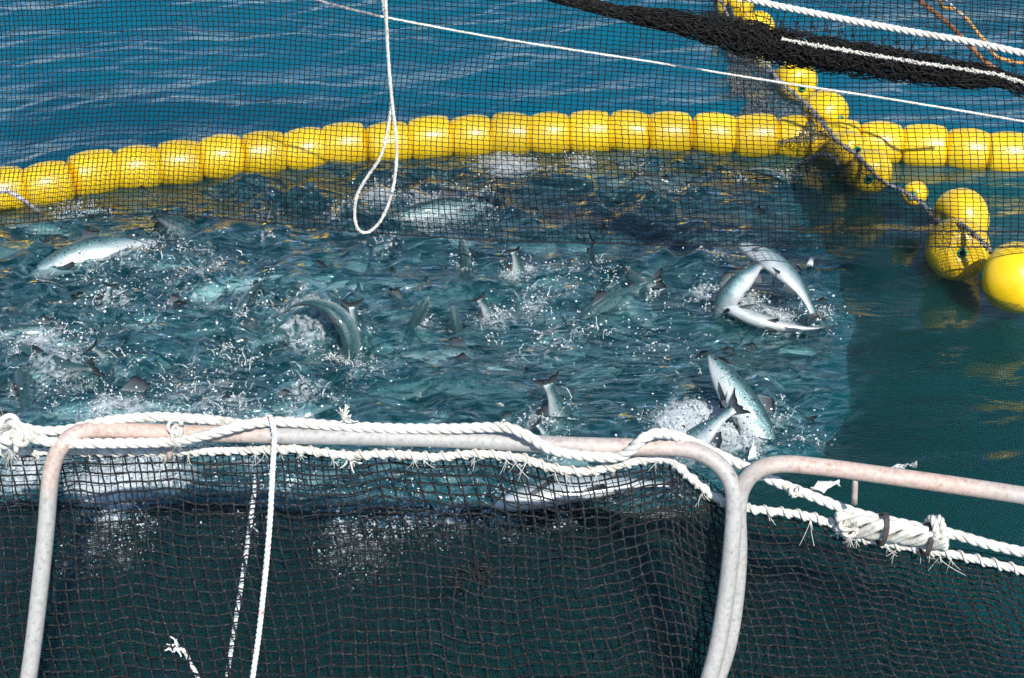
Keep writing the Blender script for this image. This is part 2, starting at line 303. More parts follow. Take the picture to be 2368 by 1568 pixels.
    fw = nd(n, 'ShaderNodeBsdfPrincipled'); fw.inputs['Base Color'].default_value = (.68, .74, .77, 1); fw.inputs['Roughness'].default_value = .35
    b3 = nd(n, 'ShaderNodeBump', i_Strength=1., i_Distance=.02); l.new(n4.outputs['Fac'], b3.inputs['Height']); l.new(b3.outputs[0], fw.inputs['Normal'])
    fin = nd(n, 'ShaderNodeMixShader'); l.new(ff.outputs[0], fin.inputs[0]); l.new(sf.outputs[0], fin.inputs[1]); l.new(fw.outputs[0], fin.inputs[2])
    l.new(fin.outputs[0], out.inputs['Surface'])
    va = nd(n, 'ShaderNodeVolumeAbsorption', i_Density=1.15); va.inputs['Color'].default_value = (.09, .67, .72, 1); l.new(va.outputs[0], out.inputs['Volume'])
    return m
M_WATER = m_water()

# ------------------------------------------------------------------ the water
PAIRS = [((1812, 430), (1925, 318, .29)), ((1850, 480), (1990, 372, .31)), ((1880, 520), (2060, 432, .30)), ((1905, 570), (2130, 478, .32)), ((1930, 625), (2200, 498, .36)), ((1945, 670), (2262, 560, .40)),
         ((1966, 740), (2300, 640, .2)), ((1955, 800), (2400, 745, .22)), ((1950, 850), (2540, 840, .4)), ((1958, 950), (2580, 1000, .45)), ((1930, 1010), (2600, 1150, .5)), ((1840, 1065), (2560, 1350, .4)),
         ((1700, 1120), (2450, 1640, .2)), ((1620, 1172), (2000, 1660, .13)), ((1500, 1186), (1650, 1660, .12)), ((1100, 1186), (1150, 1660, .12)), ((600, 1180), (620, 1660, .12)), ((0, 1166), (0, 1660, .12)), ((-220, 1160), (-240, 1660, .12))]
RING_WL = [(-220, 540), (0, 492), (110, 470), (320, 430), (610, 394), (900, 367), (1180, 346), (1460, 348), (1745, 356), (1840, 380)]
poly = atZ(*np.array(RING_WL + [e for e, o in PAIRS], float).T)[:, :2]
def inside(x, y, P):
    c = np.zeros(x.shape, bool); k = len(P)
    for i in range(k):
        (x1, y1), (x2, y2) = P[i], P[(i+1) % k]
        c ^= ((y1 > y) != (y2 > y)) & (x < (x2-x1)*(y-y1)/(y2-y1+1e-12)+x1)
    return c
HERO = [  # head u,v,z  tail u,v,z  roll variant label
    ((70, 636, -.055), (376, 556, -.03), 55, 5, 'large bright silver fish lying on its side at the left of the pool'),
    ((500, 600, -.22), (343, 508, .13), 20, 6, 'dark fish diving with its pointed tail raised near the ring at left'),
    ((-25, 778, -0.010), (235, 772, -0.060), 30, 3, 'slim silver fish skimming the surface at the left edge, snout off the picture'),
    ((20, 800, -.05), (225, 850, .05), -20, 4, 'fish with a black fin tip just above the left handrail'),
    ((330, 880, -0.2), (210, 800, 0.12), (0.5, 0.2, 1), 4, 'fish whose dark tail pokes up at the left of the pool'),
    ((240, 770, -0.25), (256, 655, 0.12), (1, 0, 0.2), 3, 'fish showing only a grey tail, left of the pool middle'),
    ((812, 868, -0.12), (650, 728, 0.12), 65, 7, 'fish arching its green back and dark tail out of the water'),
    ((830, 880, -0.3), (815, 696, 0.2), (1, 0.2, 0), 3, 'fish holding a brown ribbed tail upright behind the arching fish'),
    ((990, 688, 0.17), (935, 860, -0.3), (-0.3, -1, 0.3), 4, 'fish poking its snout straight up, one of two snouts side by side, taller'),
    ((1046, 708, 0.14), (1062, 880, -0.3), (0.2, -1, 0.3), 3, 'fish poking its snout up, shorter right one of the two snouts'),
    ((1200, 830, -0.25), (1105, 686, 0.14), (1, 0.3, 0.5), 5, 'fish with a broad pale tail standing up right of the two snouts'),
    ((1066, 550, 0.15), (1082, 700, -0.28), (-0.3, -1, 0.3), 3, 'fish with an upright snout just under the hem of the hanging net'),
    ((1225, 720, -0.25), (1185, 574, 0.15), (1, 0, 0.2), 4, 'fish with a ragged grey tail up below the hem of the net'),
    ((1385, 700, -0.3), (1368, 546, 0.18), (0.3, -1, 0), 3, 'fish with a narrow black tail raised at the hem of the net'),
    ((1708, 566, 0.22), (1890, 742, 0.07), 100, 5, 'white-bellied fish thrashing over at the right of the pool, upper one'),
    ((1650, 735, -0.04), (1765, 612, 0.2), 55, 7, 'dark-backed fish bent in an arch beside the thrashing white fish'),
    ((1655, 696, 0.08), (1925, 756, 0.06), 120, 2, 'white-bellied fish rolled on the surface below the arched dark one'),
    ((1640, 822, 0.24), (1835, 1110, -0.16), 58, 4, 'big blue-silver fish rising head up at the lower right of the pool'),
    ((1500, 1130, -0.3), (1712, 930, 0.2), (0.5, 0.25, 1), 4, 'fish whose large grey tail stands in the splash above the handrail'),
    ((1345, 1080, -0.36), (1262, 872, 0.22), (1, 0.1, 0.3), 3, 'fish with a tall grey triangular tail near the middle of the handrail'),
    ((1330, 1080, -.2), (1240, 975, .07), -30, 4, 'fish with a small dark fin just over the handrail middle'),
    ((1290, 820, -.12), (1535, 642, .07), 0, 2, 'long greenish fish curving just below the surface right of the middle'),
    ((95, 955, -0.025), (530, 952, -0.045), 28, 2, 'long silver fish lying along the rope at the lower left'),
    ((520, 968, -0.040), (800, 928, -0.100), 20, 4, 'silver fish with its flank at the surface just above the hanging cord'),
    ((1140, 1172, 0.050), (1570, 1122, 0.060), 108, 4, 'big white-bellied fish lying against the net below the handrail'),
    ((905, 505, -0.010), (1175, 468, -0.020), 30, 4, 'pale fish on its side behind the lower part of the hanging net'),
    ((1600, 450, -.06), (1462, 408, .05), 10, 4, 'fish with a dark back behind the net, left of the float crossing'),
    ((1830, 425, .02), (1705, 400, .03), 80, 5, 'small white-sided fish curled behind the net beside the crossing'),
    ((612, 590, -0.25), (628, 458, 0.16), (0.6, -0.8, 0.1), 4, 'fish with a dark upright tail behind the net left of the loop rope'),
    ((1110, 382, -0.05), (1265, 388, -0.03), 60, 4, 'white-flanked fish splashing close to the ring'),
    ((140, 506, .0), (255, 486, .01), 70, 4, 'small white streak of a fish flank at the ring on the left'),
    ((1130, 530, -0.2), (1145, 436, 0.1), (1, 0, 0), 3, 'fish with a grey fin up behind the net in the middle'),
    ((540, 760, -.06), (622, 640, .04), -50, 2, 'pale blue fish flank slanting up left of the arching fish'),
    ((1660, 1060, -.25), (1480, 960, -.02), 0, 4, 'fish just under the surface left of the splash by the handrail'),
    ((560, 860, -.2), (515, 790, .06), 40, 4, 'fish showing a thin slanting fin below the arching fish'),
    ((830, 600, -.2), (915, 560, .06), 40, 4, 'fish with a small dark fin under the hem right of the loop rope'),
    ((1500, 690, .02), (1400, 612, -.1), 30, 4, 'fish flank with a pale streak left of the thrashing pair')]
# splash spots: pixel u, v, radius (m), strength
SPL = [(1610, 990, .19, .6), (1700, 1005, .15, .42), (1250, 965, .12, .22), (800, 815, .12, .22), (850, 870, .12, .2), (320, 590, .2, .2), (780, 490, .1, .2), (880, 445, .16, .26),
       (1170, 378, .22, .36), (1345, 376, .12, .34), (1890, 730, .13, .24), (270, 945, .16, .3), (1740, 1050, .08, .2), (700, 905, .12, .2), (1020, 485, .24, .26), (1100, 470, .15, .2), (1130, 735, .12, .2),
       (1710, 700, .2, .3), (1800, 735, .16, .34), (1650, 690, .14, .34), (270, 1125, .22, .5), (60, 1100, .18, .4), (350, 1100, .18, .4), (800, 1245, .12, .42), (850, 1290, .14, .36), (770, 1300, .09, .34), (905, 1240, .1, .3), (840, 1340, .1, .28), (255, 1215, .11, .42), (215, 1265, .13, .36), (285, 1290, .09, .34), (180, 1320, .09, .28), (330, 1225, .08, .3), (1050, 1215, .12, .34), (1180, 1212, .12, .34), (1300, 1205, .1, .3), (560, 1250, .12, .2), (1240, 700, .12, .22), (960, 1200, .2, .3),
       (1190, 620, .1, .18), (1650, 590, .12, .14), (620, 690, .14, .16), (260, 680, .12, .18), (90, 780, .16, .22), (570, 830, .12, .14), (1290, 780, .2, .14), (500, 950, .22, .18), (200, 620, .15, .16), (1780, 960, .14, .18),
       (980, 1180, .35, .2), (640, 1120, .3, .2), (1300, 1140, .25, .18), (150, 880, .3, .2), (450, 885, .3, .17), (430, 640, .35, .18), (300, 725, .3, .15), (1300, 640, .3, .13), (700, 760, .25, .15), (1500, 800, .35, .13), (170, 495, .1, .24), (1830, 410, .12, .2), (1850, 1020, .12, .14), (1480, 380, .15, .16)]
for h_, t_, *_r in HERO:                                             # water beaten white where fish break through
    for f_ in (.08, .35, .65, .92):
        q_ = [h_[k]*(1-f_)+t_[k]*f_ for k in range(3)]
        if -.12 < q_[2] < .1: SPL.append((q_[0]+rng.normal(0, 12), q_[1]+rng.normal(6, 8), rng.uniform(.04, .08), rng.uniform(.08, .17)))
NSPL = len(SPL)
gx = np.arange(-4.3, 4.3, .021); gy = np.arange(3.2, 12.2, .021)
def grow(a, s, lim, f=1.09):
    o = []; st = s
    while abs(a) < lim: st *= f; a += st; o.append(a)
    return o
xr = grow(gx[-1], .021, 420); xl = grow(gx[0], -.021, 420)[::-1]; yr = grow(gy[-1], .021, 600); yl = grow(gy[0], -.021, 60)[::-1]
X1 = np.concatenate([xl, gx, xr]); Y1 = np.concatenate([yl, gy, yr]); XX, YY = np.meshgrid(X1, Y1, indexing='ij')
ix = slice(len(xl), len(xl)+len(gx)); iy = slice(len(yl), len(yl)+len(gy))
def blur(a, k, it=2):
    ker = np.ones(k)/k
    for _ in range(it):
        a = np.apply_along_axis(lambda r: np.convolve(np.pad(r, k//2, 'edge'), ker, 'valid'), 0, a); a = np.apply_along_axis(lambda r: np.convolve(np.pad(r, k//2, 'edge'), ker, 'valid'), 1, a)
    return a
RING_P = [(-900, 800), (-420, 620)] + RING_WL[:-1] + [(1940, 380), (2135, 395), (2330, 415), (2528, 440), (2900, 520)]
pen_poly = np.vstack([atZ(*np.array(RING_P, float).T)[:, :2], [[6, 2], [-6, 2]]])
pen_in = blur(inside(XX[ix, iy], YY[ix, iy], pen_poly).astype(float), 15)
core_in = blur(inside(XX[ix, iy] + .1*(vnoise(XX[ix, iy], YY[ix, iy], 41, 4.)-.5), YY[ix, iy] + .1*(vnoise(XX[ix, iy], YY[ix, iy], 42, 4.)-.5), poly).astype(float), 13)
churn = np.zeros(XX.shape); churn[ix, iy] = core_in; penm = np.zeros(XX.shape); penm[ix, iy] = pen_in
foam = np.zeros(XX.shape); fc = np.zeros(core_in.shape); cxg, cyg = XX[ix, iy], YY[ix, iy]
for u, v, r, s in SPL:
    p = atZ(u, v, 0); fc = np.maximum(fc, s*np.exp(-(((cxg-p[0])/r)**2 + ((cyg-p[1])/(r*1.15))**2)))
fc = fc*1.0 + core_in*(.16*vnoise(cxg, cyg, 5, 2.2)+.16*vnoise(cxg, cyg, 6, 6.)-.1)
foam[ix, iy] = fc
Hh = np.zeros(XX.shape); fade = np.exp(-np.maximum(0, np.hypot(XX, YY-7)-14)/25)
wx = XX + .25*(vnoise(XX, YY, 1, .7)-.5) + .1*(vnoise(XX, YY, 2, 1.9)-.5); wy = YY + .25*(vnoise(XX, YY, 3, .7)-.5) + .1*(vnoise(XX, YY, 4, 1.9)-.5)
for k in range(44):
    lam = 10**rng.uniform(math.log10(.11), math.log10(1.0)); th = rng.normal(R(90+14), R(20)); kk = 2*np.pi/lam
    Hh += (.0078*lam**1.05)*np.sin(kk*(wx*math.cos(th)+wy*math.sin(th)) + rng.uniform(0, 6.28))
Hh *= fade*(1-.62*penm)
hc = np.zeros(core_in.shape); wxc, wyc = wx[ix, iy], wy[ix, iy]
for k in range(60):
    lam = 10**rng.uniform(math.log10(.085), math.log10(.55)); th = rng.uniform(0, np.pi) if k % 2 else rng.normal(R(90), R(35)); kk = 2*np.pi/lam
    hc += (.0115*lam)*np.sin(kk*(wxc*math.cos(th)+wyc*math.sin(th)) + rng.uniform(0, 6.28))
hc += .012*np.maximum(0, fc)*rng.normal(0, 1, hc.shape)
amp = .15 + 1.7*vnoise(cxg, cyg, 9, 1.3)*vnoise(cxg, cyg, 10, 3.1)*1.5
Hh[ix, iy] += hc*amp*core_in
for u, v, r, s in SPL:
    p = atZ(u, v, 0); Hh[ix, iy] += .05*s*np.exp(-(((cxg-p[0])/(r*.8))**2 + ((cyg-p[1])/(r*.8))**2))
def hgt(x, y):
    i = np.clip(((np.asarray(x)-gx[0])/.021).astype(int), 0, len(gx)-1); j = np.clip(((np.asarray(y)-gy[0])/.021).astype(int), 0, len(gy)-1)
    return Hh[ix, iy][i, j]
nx, ny = XX.shape; idx = np.arange(nx*ny).reshape(nx, ny)
F = np.stack([idx[:-1, :-1], idx[1:, :-1], idx[1:, 1:], idx[:-1, 1:]], -1).reshape(-1, 4)
V = np.stack([XX, YY, Hh], -1).reshape(-1, 3)
rim = np.concatenate([idx[:, 0], idx[-1, 1:], idx[::-1, -1][1:], idx[0, ::-1][1:-1]]); Vb = V[rim].copy(); Vb[:, 2] = -5.0
nb = len(rim); a = np.arange(nb); b_ = (a+1) % nb; side = np.stack([rim[a], len(V)+a, len(V)+b_, rim[b_]], -1)
me = mesh_np('sea', np.vstack([V, Vb]), [F, side, (len(V)+np.arange(nb))[None, ::-1]], {'pen': np.concatenate([penm.ravel(), np.zeros(nb)]), 'churn': np.concatenate([churn.ravel(), np.zeros(nb)]), 'foam': np.concatenate([foam.ravel(), np.zeros(nb)])})
add('sea', me, M_WATER, kind='structure')
bed = mesh_np('sea_bed', np.array([[-415, -55, -4.5], [415, -55, -4.5], [415, 595, -4.5], [-415, 595, -4.5]], float), np.array([[0, 1, 2, 3]]))
add('sea_bed', bed, M_BED, kind='structure')

# ------------------------------------------------------------------ float ring
def lathe(prof, seg=28):
    """profile (x along axis, radius)"""
    prof = np.array(prof, float); a = np.linspace(0, 2*np.pi, seg, endpoint=False)
    V = np.stack([np.repeat(prof[:, 0], seg), (prof[:, 1:2]*np.cos(a)).ravel(), (prof[:, 1:2]*np.sin(a)).ravel()], 1)
    n = len(prof); i = np.arange(n-1)[:, None]*seg; j = np.arange(seg)[None]; k = (j+1) % seg
    F = np.stack([i+j, i+k, i+seg+k, i+seg+j], -1).reshape(-1, 4)
    return V, F
def barrel_profile(Lh, r, bulge=.05, shoulder=.3, hole=.02, n=9):
    """half length, radius: domed shoulders, dished bore at both ends"""
    p = [(-Lh+.03, hole*.8), (-Lh+.004, hole)]
    sh = Lh*shoulder
    for t in np.linspace(0, math.pi/2, n): p.append((-Lh+sh*(1-math.cos(t)), hole*1.3+(r*(1-bulge)-hole*1.3)*math.sin(t)**.75))
    for x in np.linspace(-Lh+sh, 0, 6)[1:]: p.append((x, r*(1-bulge*(x/(Lh-sh))**2)))
    return p + [(-x, y) for x, y in p[::-1][1:]]
def round_profile(Lh, r, hole=.022, n=15):
    p = [(-Lh+.03, hole*.8), (-Lh+.01, hole), (-Lh+.002, hole*1.25)]
    for t in np.linspace(.16, math.pi/2, n): p.append((-Lh*math.cos(t)**.9 if t < 1.57 else 0., hole*1.3+(r-hole*1.3)*math.sin(t)**.8))
    return p + [(-x, y) for x, y in p[::-1][1:]]
def float_mesh(name, Lh, r, **kw):
    V, F = lathe(barrel_profile(Lh, r, **kw), 30)
    return mesh_np(name, V, F)
ring_tops = np.array([(-190, 432), (-95, 408), (10, 391), (113, 376), (217, 350), (320, 337), (417, 327), (515, 315), (610, 305), (707, 295), (800, 285), (900, 278), (995, 270), (1090, 264), (1180, 261),
                      (1270, 259), (1365, 256), (1457, 256), (1550, 257), (1650, 261), (1745, 264), (1845, 268), (1940, 275), (2035, 281), (2135, 288), (2235, 297), (2330, 307), (2428, 320), (2528, 334)], float)
RF = .142
cpt = atZ(ring_tops[:, 0], ring_tops[:, 1]+52, .065)
fm = [float_mesh('ring_float', .141, RF, bulge=.08, shoulder=.28), float_mesh('ring_float', .141, RF*.985, bulge=.10, shoulder=.32)]
ORD = 'first second third fourth fifth sixth seventh eighth ninth tenth eleventh twelfth thirteenth fourteenth fifteenth sixteenth seventeenth eighteenth nineteenth twentieth twenty-first twenty-second twenty-third twenty-fourth twenty-fifth twenty-sixth twenty-seventh'.split()
for i in range(2, len(cpt)-1):
    p = cpt[i]
    t = cpt[min(i+1, len(cpt)-1)] - cpt[max(i-1, 0)]
    o = add('ring_float', fm[i % 2], M_YEL, label='yellow barrel float of the curved ring, %s one counted from the left edge' % ORD[i-2], category='float', group='yellow floats of the curved ring')
    o.location = p + rng.normal(0, .003, 3); o.rotation_euler = (rng.uniform(0, 6), rng.normal(0, .05), math.atan2(t[1], t[0]) + rng.normal(0, .06))
    L = np.linalg.norm(t)/(2 if 0 < i < len(cpt)-1 else 1); o.scale = (L/.258, 1, 1)
o = add('ring_rope', twist(spline(cpt, 200), .012).mesh('ring_rope'), M_GREYROPE, label='grey rope threaded through the curved row of yellow floats', category='rope')

# diagonal string of rounder floats
def diag_float(u, v, z, r, Lh, az, tilt, label, hole=True, name='round_float'):
    e = empty(name, atZ(u, v, z), label, 'float', 'yellow floats of the slanting net line')
    V, F = lathe(round_profile(Lh, r), 36)
    b = add('shell', mesh_np('shell', V, F), M_YEL, e)
    V, F = lathe([(-Lh-.004, .016), (-Lh-.006, .024), (-Lh+.012, .027), (-Lh+.02, .014), (-Lh+.004, .014)], 20)
    s1 = add('bore_sleeve', mesh_np('bore_sleeve', V, F), M_GREEN, e); V2 = V.copy(); V2[:, 0] *= -1
    s2 = add('bore_sleeve', mesh_np('bore_sleeve', V2, F[:, ::-1]), M_GREEN, e)
    V, F = lathe([(-Lh+.014, .001), (-Lh+.013, .0145), (-Lh+.06, .0145)], 16)
    add('bore', mesh_np('bore', V, F), M_HOLE, e)
    e.rotation_euler = (0, tilt, az); return e
DF = [  # u, v, z, radius, half length, azimuth of the axis end that faces us, tilt, label
    (1700, 12, .12, .135, .115, R(62), 0, 'yellow float with a dark bore at the top edge, above the black net roll'),
    (1748, 66, .10, .125, .12, R(20), 0, 'yellow float half hidden behind the black net roll, below the topmost one'),
    (1752, 128, .08, .09, .09, R(-50), 0, 'yellow float mostly covered by the lower edge of the black net roll'),
    (1840, 187, .13, .14, .125, R(100), 0, 'single round yellow float standing out just under the black net roll'),
    (1908, 262, .18, .14, .125, R(130), 0, 'round yellow float resting on the ring where the slanting line crosses it'),
    (1958, 345, .16, .11, .12, R(110), R(20), 'yellow float hanging in front of the ring just below the crossing'),
    (2012, 396, .16, .125, .11, R(75), 0, 'dull net-covered yellow float below the ring crossing'),
    (2116, 448, .2, .068, .075, R(60), R(15), 'smallest yellow float of the slanting line'),
    (2222, 505, .17, .165, .12, R(200), R(0), 'large yellow float whose lit side shows behind the one with the green bore'),
    (2214, 576, .17, .165, .13, R(84), R(20), 'large net-covered yellow float with a green-rimmed bore facing the camera'),
    (2352, 642, .24, .178, .15, R(140), R(8), 'shiny bare yellow float cut off by the right edge of the picture')]
diag_c = []
for d in DF:
    diag_float(*d); diag_c.append(atZ(d[0], d[1], d[2]))
lp = [atZ(u, v, z) for u, v, z in ((1650, -40, .2), (1690, 50, .22), (1730, 110, .22), (1775, 150, .22), (1800, 185, .27), (1868, 243, .26), (1905, 285, .28), (1935, 325, .27), (1985, 362, .26), (2035, 415, .29), (2085, 440, .27), (2130, 468, .27), (2170, 512, .26), (2225, 520, .34), (2275, 562, .36), (2296, 588, .32))]
g = twist(spline(lp, 330), .0095, fuzz=.0012)
for i in range(len(lp)-1):
    for k in range(2):
        c = np.array(lp[i])*(1-k/2)+np.array(lp[i+1])*k/2; t = np.linspace(0, 2*np.pi*2.6, 34); d = np.array(lp[i+1])-np.array(lp[i]); d /= np.linalg.norm(d)
        n1 = np.cross(d, [0, 0, 1.]); n1 /= np.linalg.norm(n1); n2 = np.cross(d, n1)
        P = c + (n1*np.cos(t)[:, None]+n2*np.sin(t)[:, None])*rng.uniform(.009, .016, (34, 1)) + d*np.linspace(-.03, .03, 34)[:, None]
        g.put(*tube(P, .0036, 5))
add('float_line', g.mesh('float_line'), M_GREYROPE, label='knotted grey line running down the slanting string of yellow floats', category='rope')
for (pp, lab) in (([(-60, 425, .24), (10, 421, .24), (35, 420, .23), (62, 436, .2), (85, 455, .1), (100, 466, .03)], 'pale rope end draped over the ring at the left edge of the picture'),
                  ([(1835, 362, .03), (1868, 345, .13), (1890, 336, .2), (1912, 340, .22), (1928, 360, .12)], 'grey rope end bowed over the ring beside the float crossing')):
    P = spline([atZ(u, v, z) - np.array([0, .12, 0]) for u, v, z in pp], 40)
    add('rope_end', twist(P, .015).mesh('rope_end'), M_ROPEB if pp[0][0] < 0 else M_GREYROPE, label=lab, category='rope')

# ------------------------------------------------------------------ fine-mesh crowding net that lifts out of the water
def knots(P, cnt):
    P = np.asarray(P, float); Q = np.vstack([2*P[0]-P[1], P, 2*P[-1]-P[-2]]); out = []
    for i, c in enumerate(cnt):
        t = np.linspace(0, 1, c, endpoint=False)[:, None]; a, b, e, d = Q[i:i+4]
        out.append(.5*((2*b)+(e-a)*t+(2*a-5*b+4*e-d)*t**2+(3*b-a-3*e+d)*t**3))
    return np.vstack(out + [P[-1:]])
def strip(E, O, pitch, ns, hump=0.0, jit=.0015):
    E = np.array(E); O = np.array(O); m = (np.linalg.norm(np.diff(E, axis=0), axis=1) + np.linalg.norm(np.diff(O, axis=0), axis=1))/2
    cnt = np.maximum(2, (m/pitch).astype(int)); E = knots(E, cnt); O = knots(O, cnt); nt = len(E); s = np.linspace(0, 1, ns)[None, :, None]
    P = E[:, None]*(1-s) + O[:, None]*s; s1 = s[..., 0]
    P[..., 2] += hump*np.sin(np.pi*s1)
    tt = np.linspace(0, 1, nt)[:, None]; P[..., 2] += .03*(vnoise(tt*60+0*s1, s1*3+0*tt, 21)-.5)*np.sin(np.pi*s1)
    return P + rng.normal(0, jit, P.shape)
E3 = [atZ(e[0], e[1], -.01) for e, o in PAIRS]; O3 = [atZ(*o) for e, o in PAIRS]
Pn = strip(E3, O3, .0145, 92, hump=.06); nT = len(Pn)
crowd = empty('crowding_net', atZ(2100, 900, .0), 'fine dark net rising out of the fish pool along its right and near edges', 'net')
under(add('mesh_panel', net_mesh(Pn, 1, 1, np.interp(np.arange(nT), [0, nT*.22, nT*.5, nT*.6], [.0009, .0009, .0011, .0014])).mesh('mesh_panel', False), M_FINE, kind='stuff'), crowd)
Pd = Pn[:, :1] + np.linspace(0, 1, 22)[None, :, None]*np.array([0, 0, -.45]) + np.linspace(0, 1, 22)[None, :, None]**2*(np.array([.2, 6.6, 0])-Pn[:, :1]*np.array([1, 1, 0]))*.12
under(add('sunken_panel', net_mesh(Pd[::2], 1, 1, .002).mesh('sunken_panel', False), M_FINE, kind='stuff'), crowd)
g = Geo(); k0 = int(nT*.52); base_ = Pn[k0:, :6].copy()
for k in range(9):
    f_ = rng.uniform(0, 5, 1)[0]; q_ = base_[:, int(f_)] + np.array([0, 0, .012]); n_ = len(q_); q_ = q_ + np.stack([0*np.arange(n_), .012*np.sin(np.arange(n_)/rng.uniform(4, 14)+k), .010*np.sin(np.arange(n_)/rng.uniform(3, 11)+2*k)], 1)
    g.put(*tube(q_, .0035, 4))
under(add('wet_hem', g.mesh('wet_hem'), noisy('wet_black_twine', [(.35, (.003, .004, .004)), (.75, (.03, .032, .034))], 70, .3), kind='stuff'), crowd)
# far wing of the same net, hung from the slanting line towards the open water
Ew = [atZ(u, v, -.02) for u, v in ((1700, 335), (1692, 270), (1684, 200), (1672, 120), (1655, 40), (1640, -40))]
Ow = [atZ(u, v, z) for u, v, z in ((1925, 318, .24), (1868, 243, .24), (1800, 185, .25), (1750, 130, .2), (1715, 80, .2), (1670, -40, .18))]
under(add('wing_panel', net_mesh(strip(Ew, Ow, .02, 60, hump=-.02, jit=.005), 1, 1, .0022).mesh('wing_panel', False), noisy('wet_grey_twine', [(.3, (.05, .06, .065)), (.7, (.3, .32, .33))], 25, .35), kind='stuff'), crowd)

# ------------------------------------------------------------------ hanging jump net (coarse mesh), between camera and ring
HEM = np.array([(-120, 530), (0, 522), (180, 505), (332, 492), (547, 506), (820, 536), (1137, 557), (1572, 568), (2000, 571), (2480, 573)], float)
def pitch_u(u): return np.interp(u, [0, 900, 1700, 2400], [10.4, 13.0, 16.2, 17.8])
us = [-110.0]
while us[-1] < 2470: us.append(us[-1] + pitch_u(us[-1])/2)     # two samples per mesh
us = np.array(us); us = us[:len(us)//2*2+1] if len(us) % 2 else us[:-1]
hem_v = np.interp(us, HEM[:, 0], HEM[:, 1]); k5 = np.ones(31)/31; hem_v = np.convolve(np.pad(hem_v, 15, 'edge'), k5, 'valid')
top_v = np.interp(us, [-110, 900, 2470], [-420, -360, -250]); NR = 84
w = np.linspace(0, 1, NR*2+1)[None, :]; U = us[:, None] + 0*w
w2 = np.where(w < 2/(NR*2), w, w) ; Vv = hem_v[:, None]*(1-w2) + top_v[:, None]*w2
Vv = Vv + 9*np.sin(U/310+w*5)*w*(1-w)*4 + 5*np.sin(U/130+2+w*9)*w
U = U + 12*np.sin(Vv/120+U/600) + 3.5*np.sin(Vv/37+U/90)*w + rng.normal(0, .7, U.shape); Vv = Vv + rng.normal(0, .6, U.shape)
Yc = np.interp(U, [-110, 800, 1700, 2470], [7.1, 6.75, 6.42, 6.12]) + .10*np.sin(U/260+Vv/150) + .05*np.sin(U/90) + w*.35
Pc = atY(U, Vv, Yc); Pc[..., 2] = np.maximum(Pc[..., 2], .03)
jump = empty('hanging_net', Pc[len(us)//2, 0], 'tall black square-mesh net hung across the pen in front of the float ring', 'net')
under(add('mesh_panel', net_mesh(Pc, 2, 2, .0019, 4).mesh('mesh_panel', False), M_TWINE2, kind='stuff'), jump)
under(add('hem_cord', Geo().put(*tube(Pc[:, 0]+np.array([0, 0, .002]), .004, 5)).mesh('hem_cord'), M_TWINE), jump)
sel = us > 1560
row = Pc[sel, 8].copy(); row[:, 2] -= .0; under(add('reinforcing_cord', Geo().put(*tube(row-np.array([0, .006, 0]), .0042, 5)).mesh('reinforcing_cord'), M_TWINE), jump)
def pxpath(pts, Y, n=60):
    p = spline(np.array(pts, float), n); return atY(p[:, 0], p[:, 1], np.interp(p[:, 0], [-110, 800, 1700, 2470], [7.1, 6.75, 6.42, 6.12]) + Y)
add('net_cord', twist(pxpath([(880, 38), (1150, 88), (1500, 142), (1800, 190), (2100, 236), (2480, 300)], .02, 400), .0052, fuzz=.0008).mesh('net_cord'), M_ROPE, label='thin white cord slanting across the hanging net above the ring', category='rope')
add('net_cord', twist(pxpath([(640, -30), (760, 8), (880, 38)], .05, 120), .006, fuzz=.001).mesh('net_cord'), M_GREYROPE, label='short dark cord running off the top edge from the white rope', category='rope')
# hanging white rope with a loop
up = [(883, -60), (886, 0), (893, 60), (899, 150), (905, 235)]
lo = [(905, 235), (896, 300), (880, 362), (842, 420), (824, 458), (820, 500), (827, 528), (842, 538), (860, 532), (884, 504), (905, 450), (916, 385), (917, 322), (909, 250), (901, 170), (896, 90), (890, -60)]
P1 = pxpath(up + lo[1:7], -.35, 160); P2 = pxpath(lo[7:], -.36, 150)
P = pxpath(up+lo[1:], -.35, 420); P[:, 1] += np.where(np.arange(420) > 250, -.012, .0)
add('loop_rope', twist(P, .0078, fuzz=.0009).mesh('loop_rope'), M_ROPE, label='white rope hanging in front of the net and ending in a long loop', category='rope')

# gathered black net roll, upper right
core = np.array([(1150, -62, 9), (1270, -12, 12), (1400, 20, 15), (1500, 40, 22), (1600, 58, 30), (1700, 82, 38), (1800, 106, 42), (1900, 124, 40), (2000, 140, 38), (2100, 156, 36), (2200, 170, 33), (2290, 180, 24), (2330, 188, 20), (2400, 214, 30), (2500, 240, 34)], float)
cs = spline(core, 260); Yr = np.interp(cs[:, 0], [1150, 1700, 2500], [6.15, 5.85, 5.4]); CP = atY(cs[:, 0], cs[:, 1], Yr); rad = cs[:, 2]/FPX*np.linalg.norm(CP-CAM, axis=1)
gat = empty('gathered_net', CP[130], 'thick roll of black netting bundled up across the upper right', 'net')
V, Fq = tube(CP, rad*.32*(1+.12*np.sin(np.arange(260)*.5)+rng.normal(0, .06, 260)), 14); V = V + rng.normal(0, .006, V.shape)
under(add('roll', Geo().put(V, Fq).mesh('roll'), M_TWINE), gat)
T, N, B = frames(CP); g = Geo(); nS = 1300; st = rng.integers(4, 215, nS); ln = rng.integers(8, 38, nS); a0 = rng.uniform(0, 6.28, nS)
PS = np.zeros((nS, 12, 3))
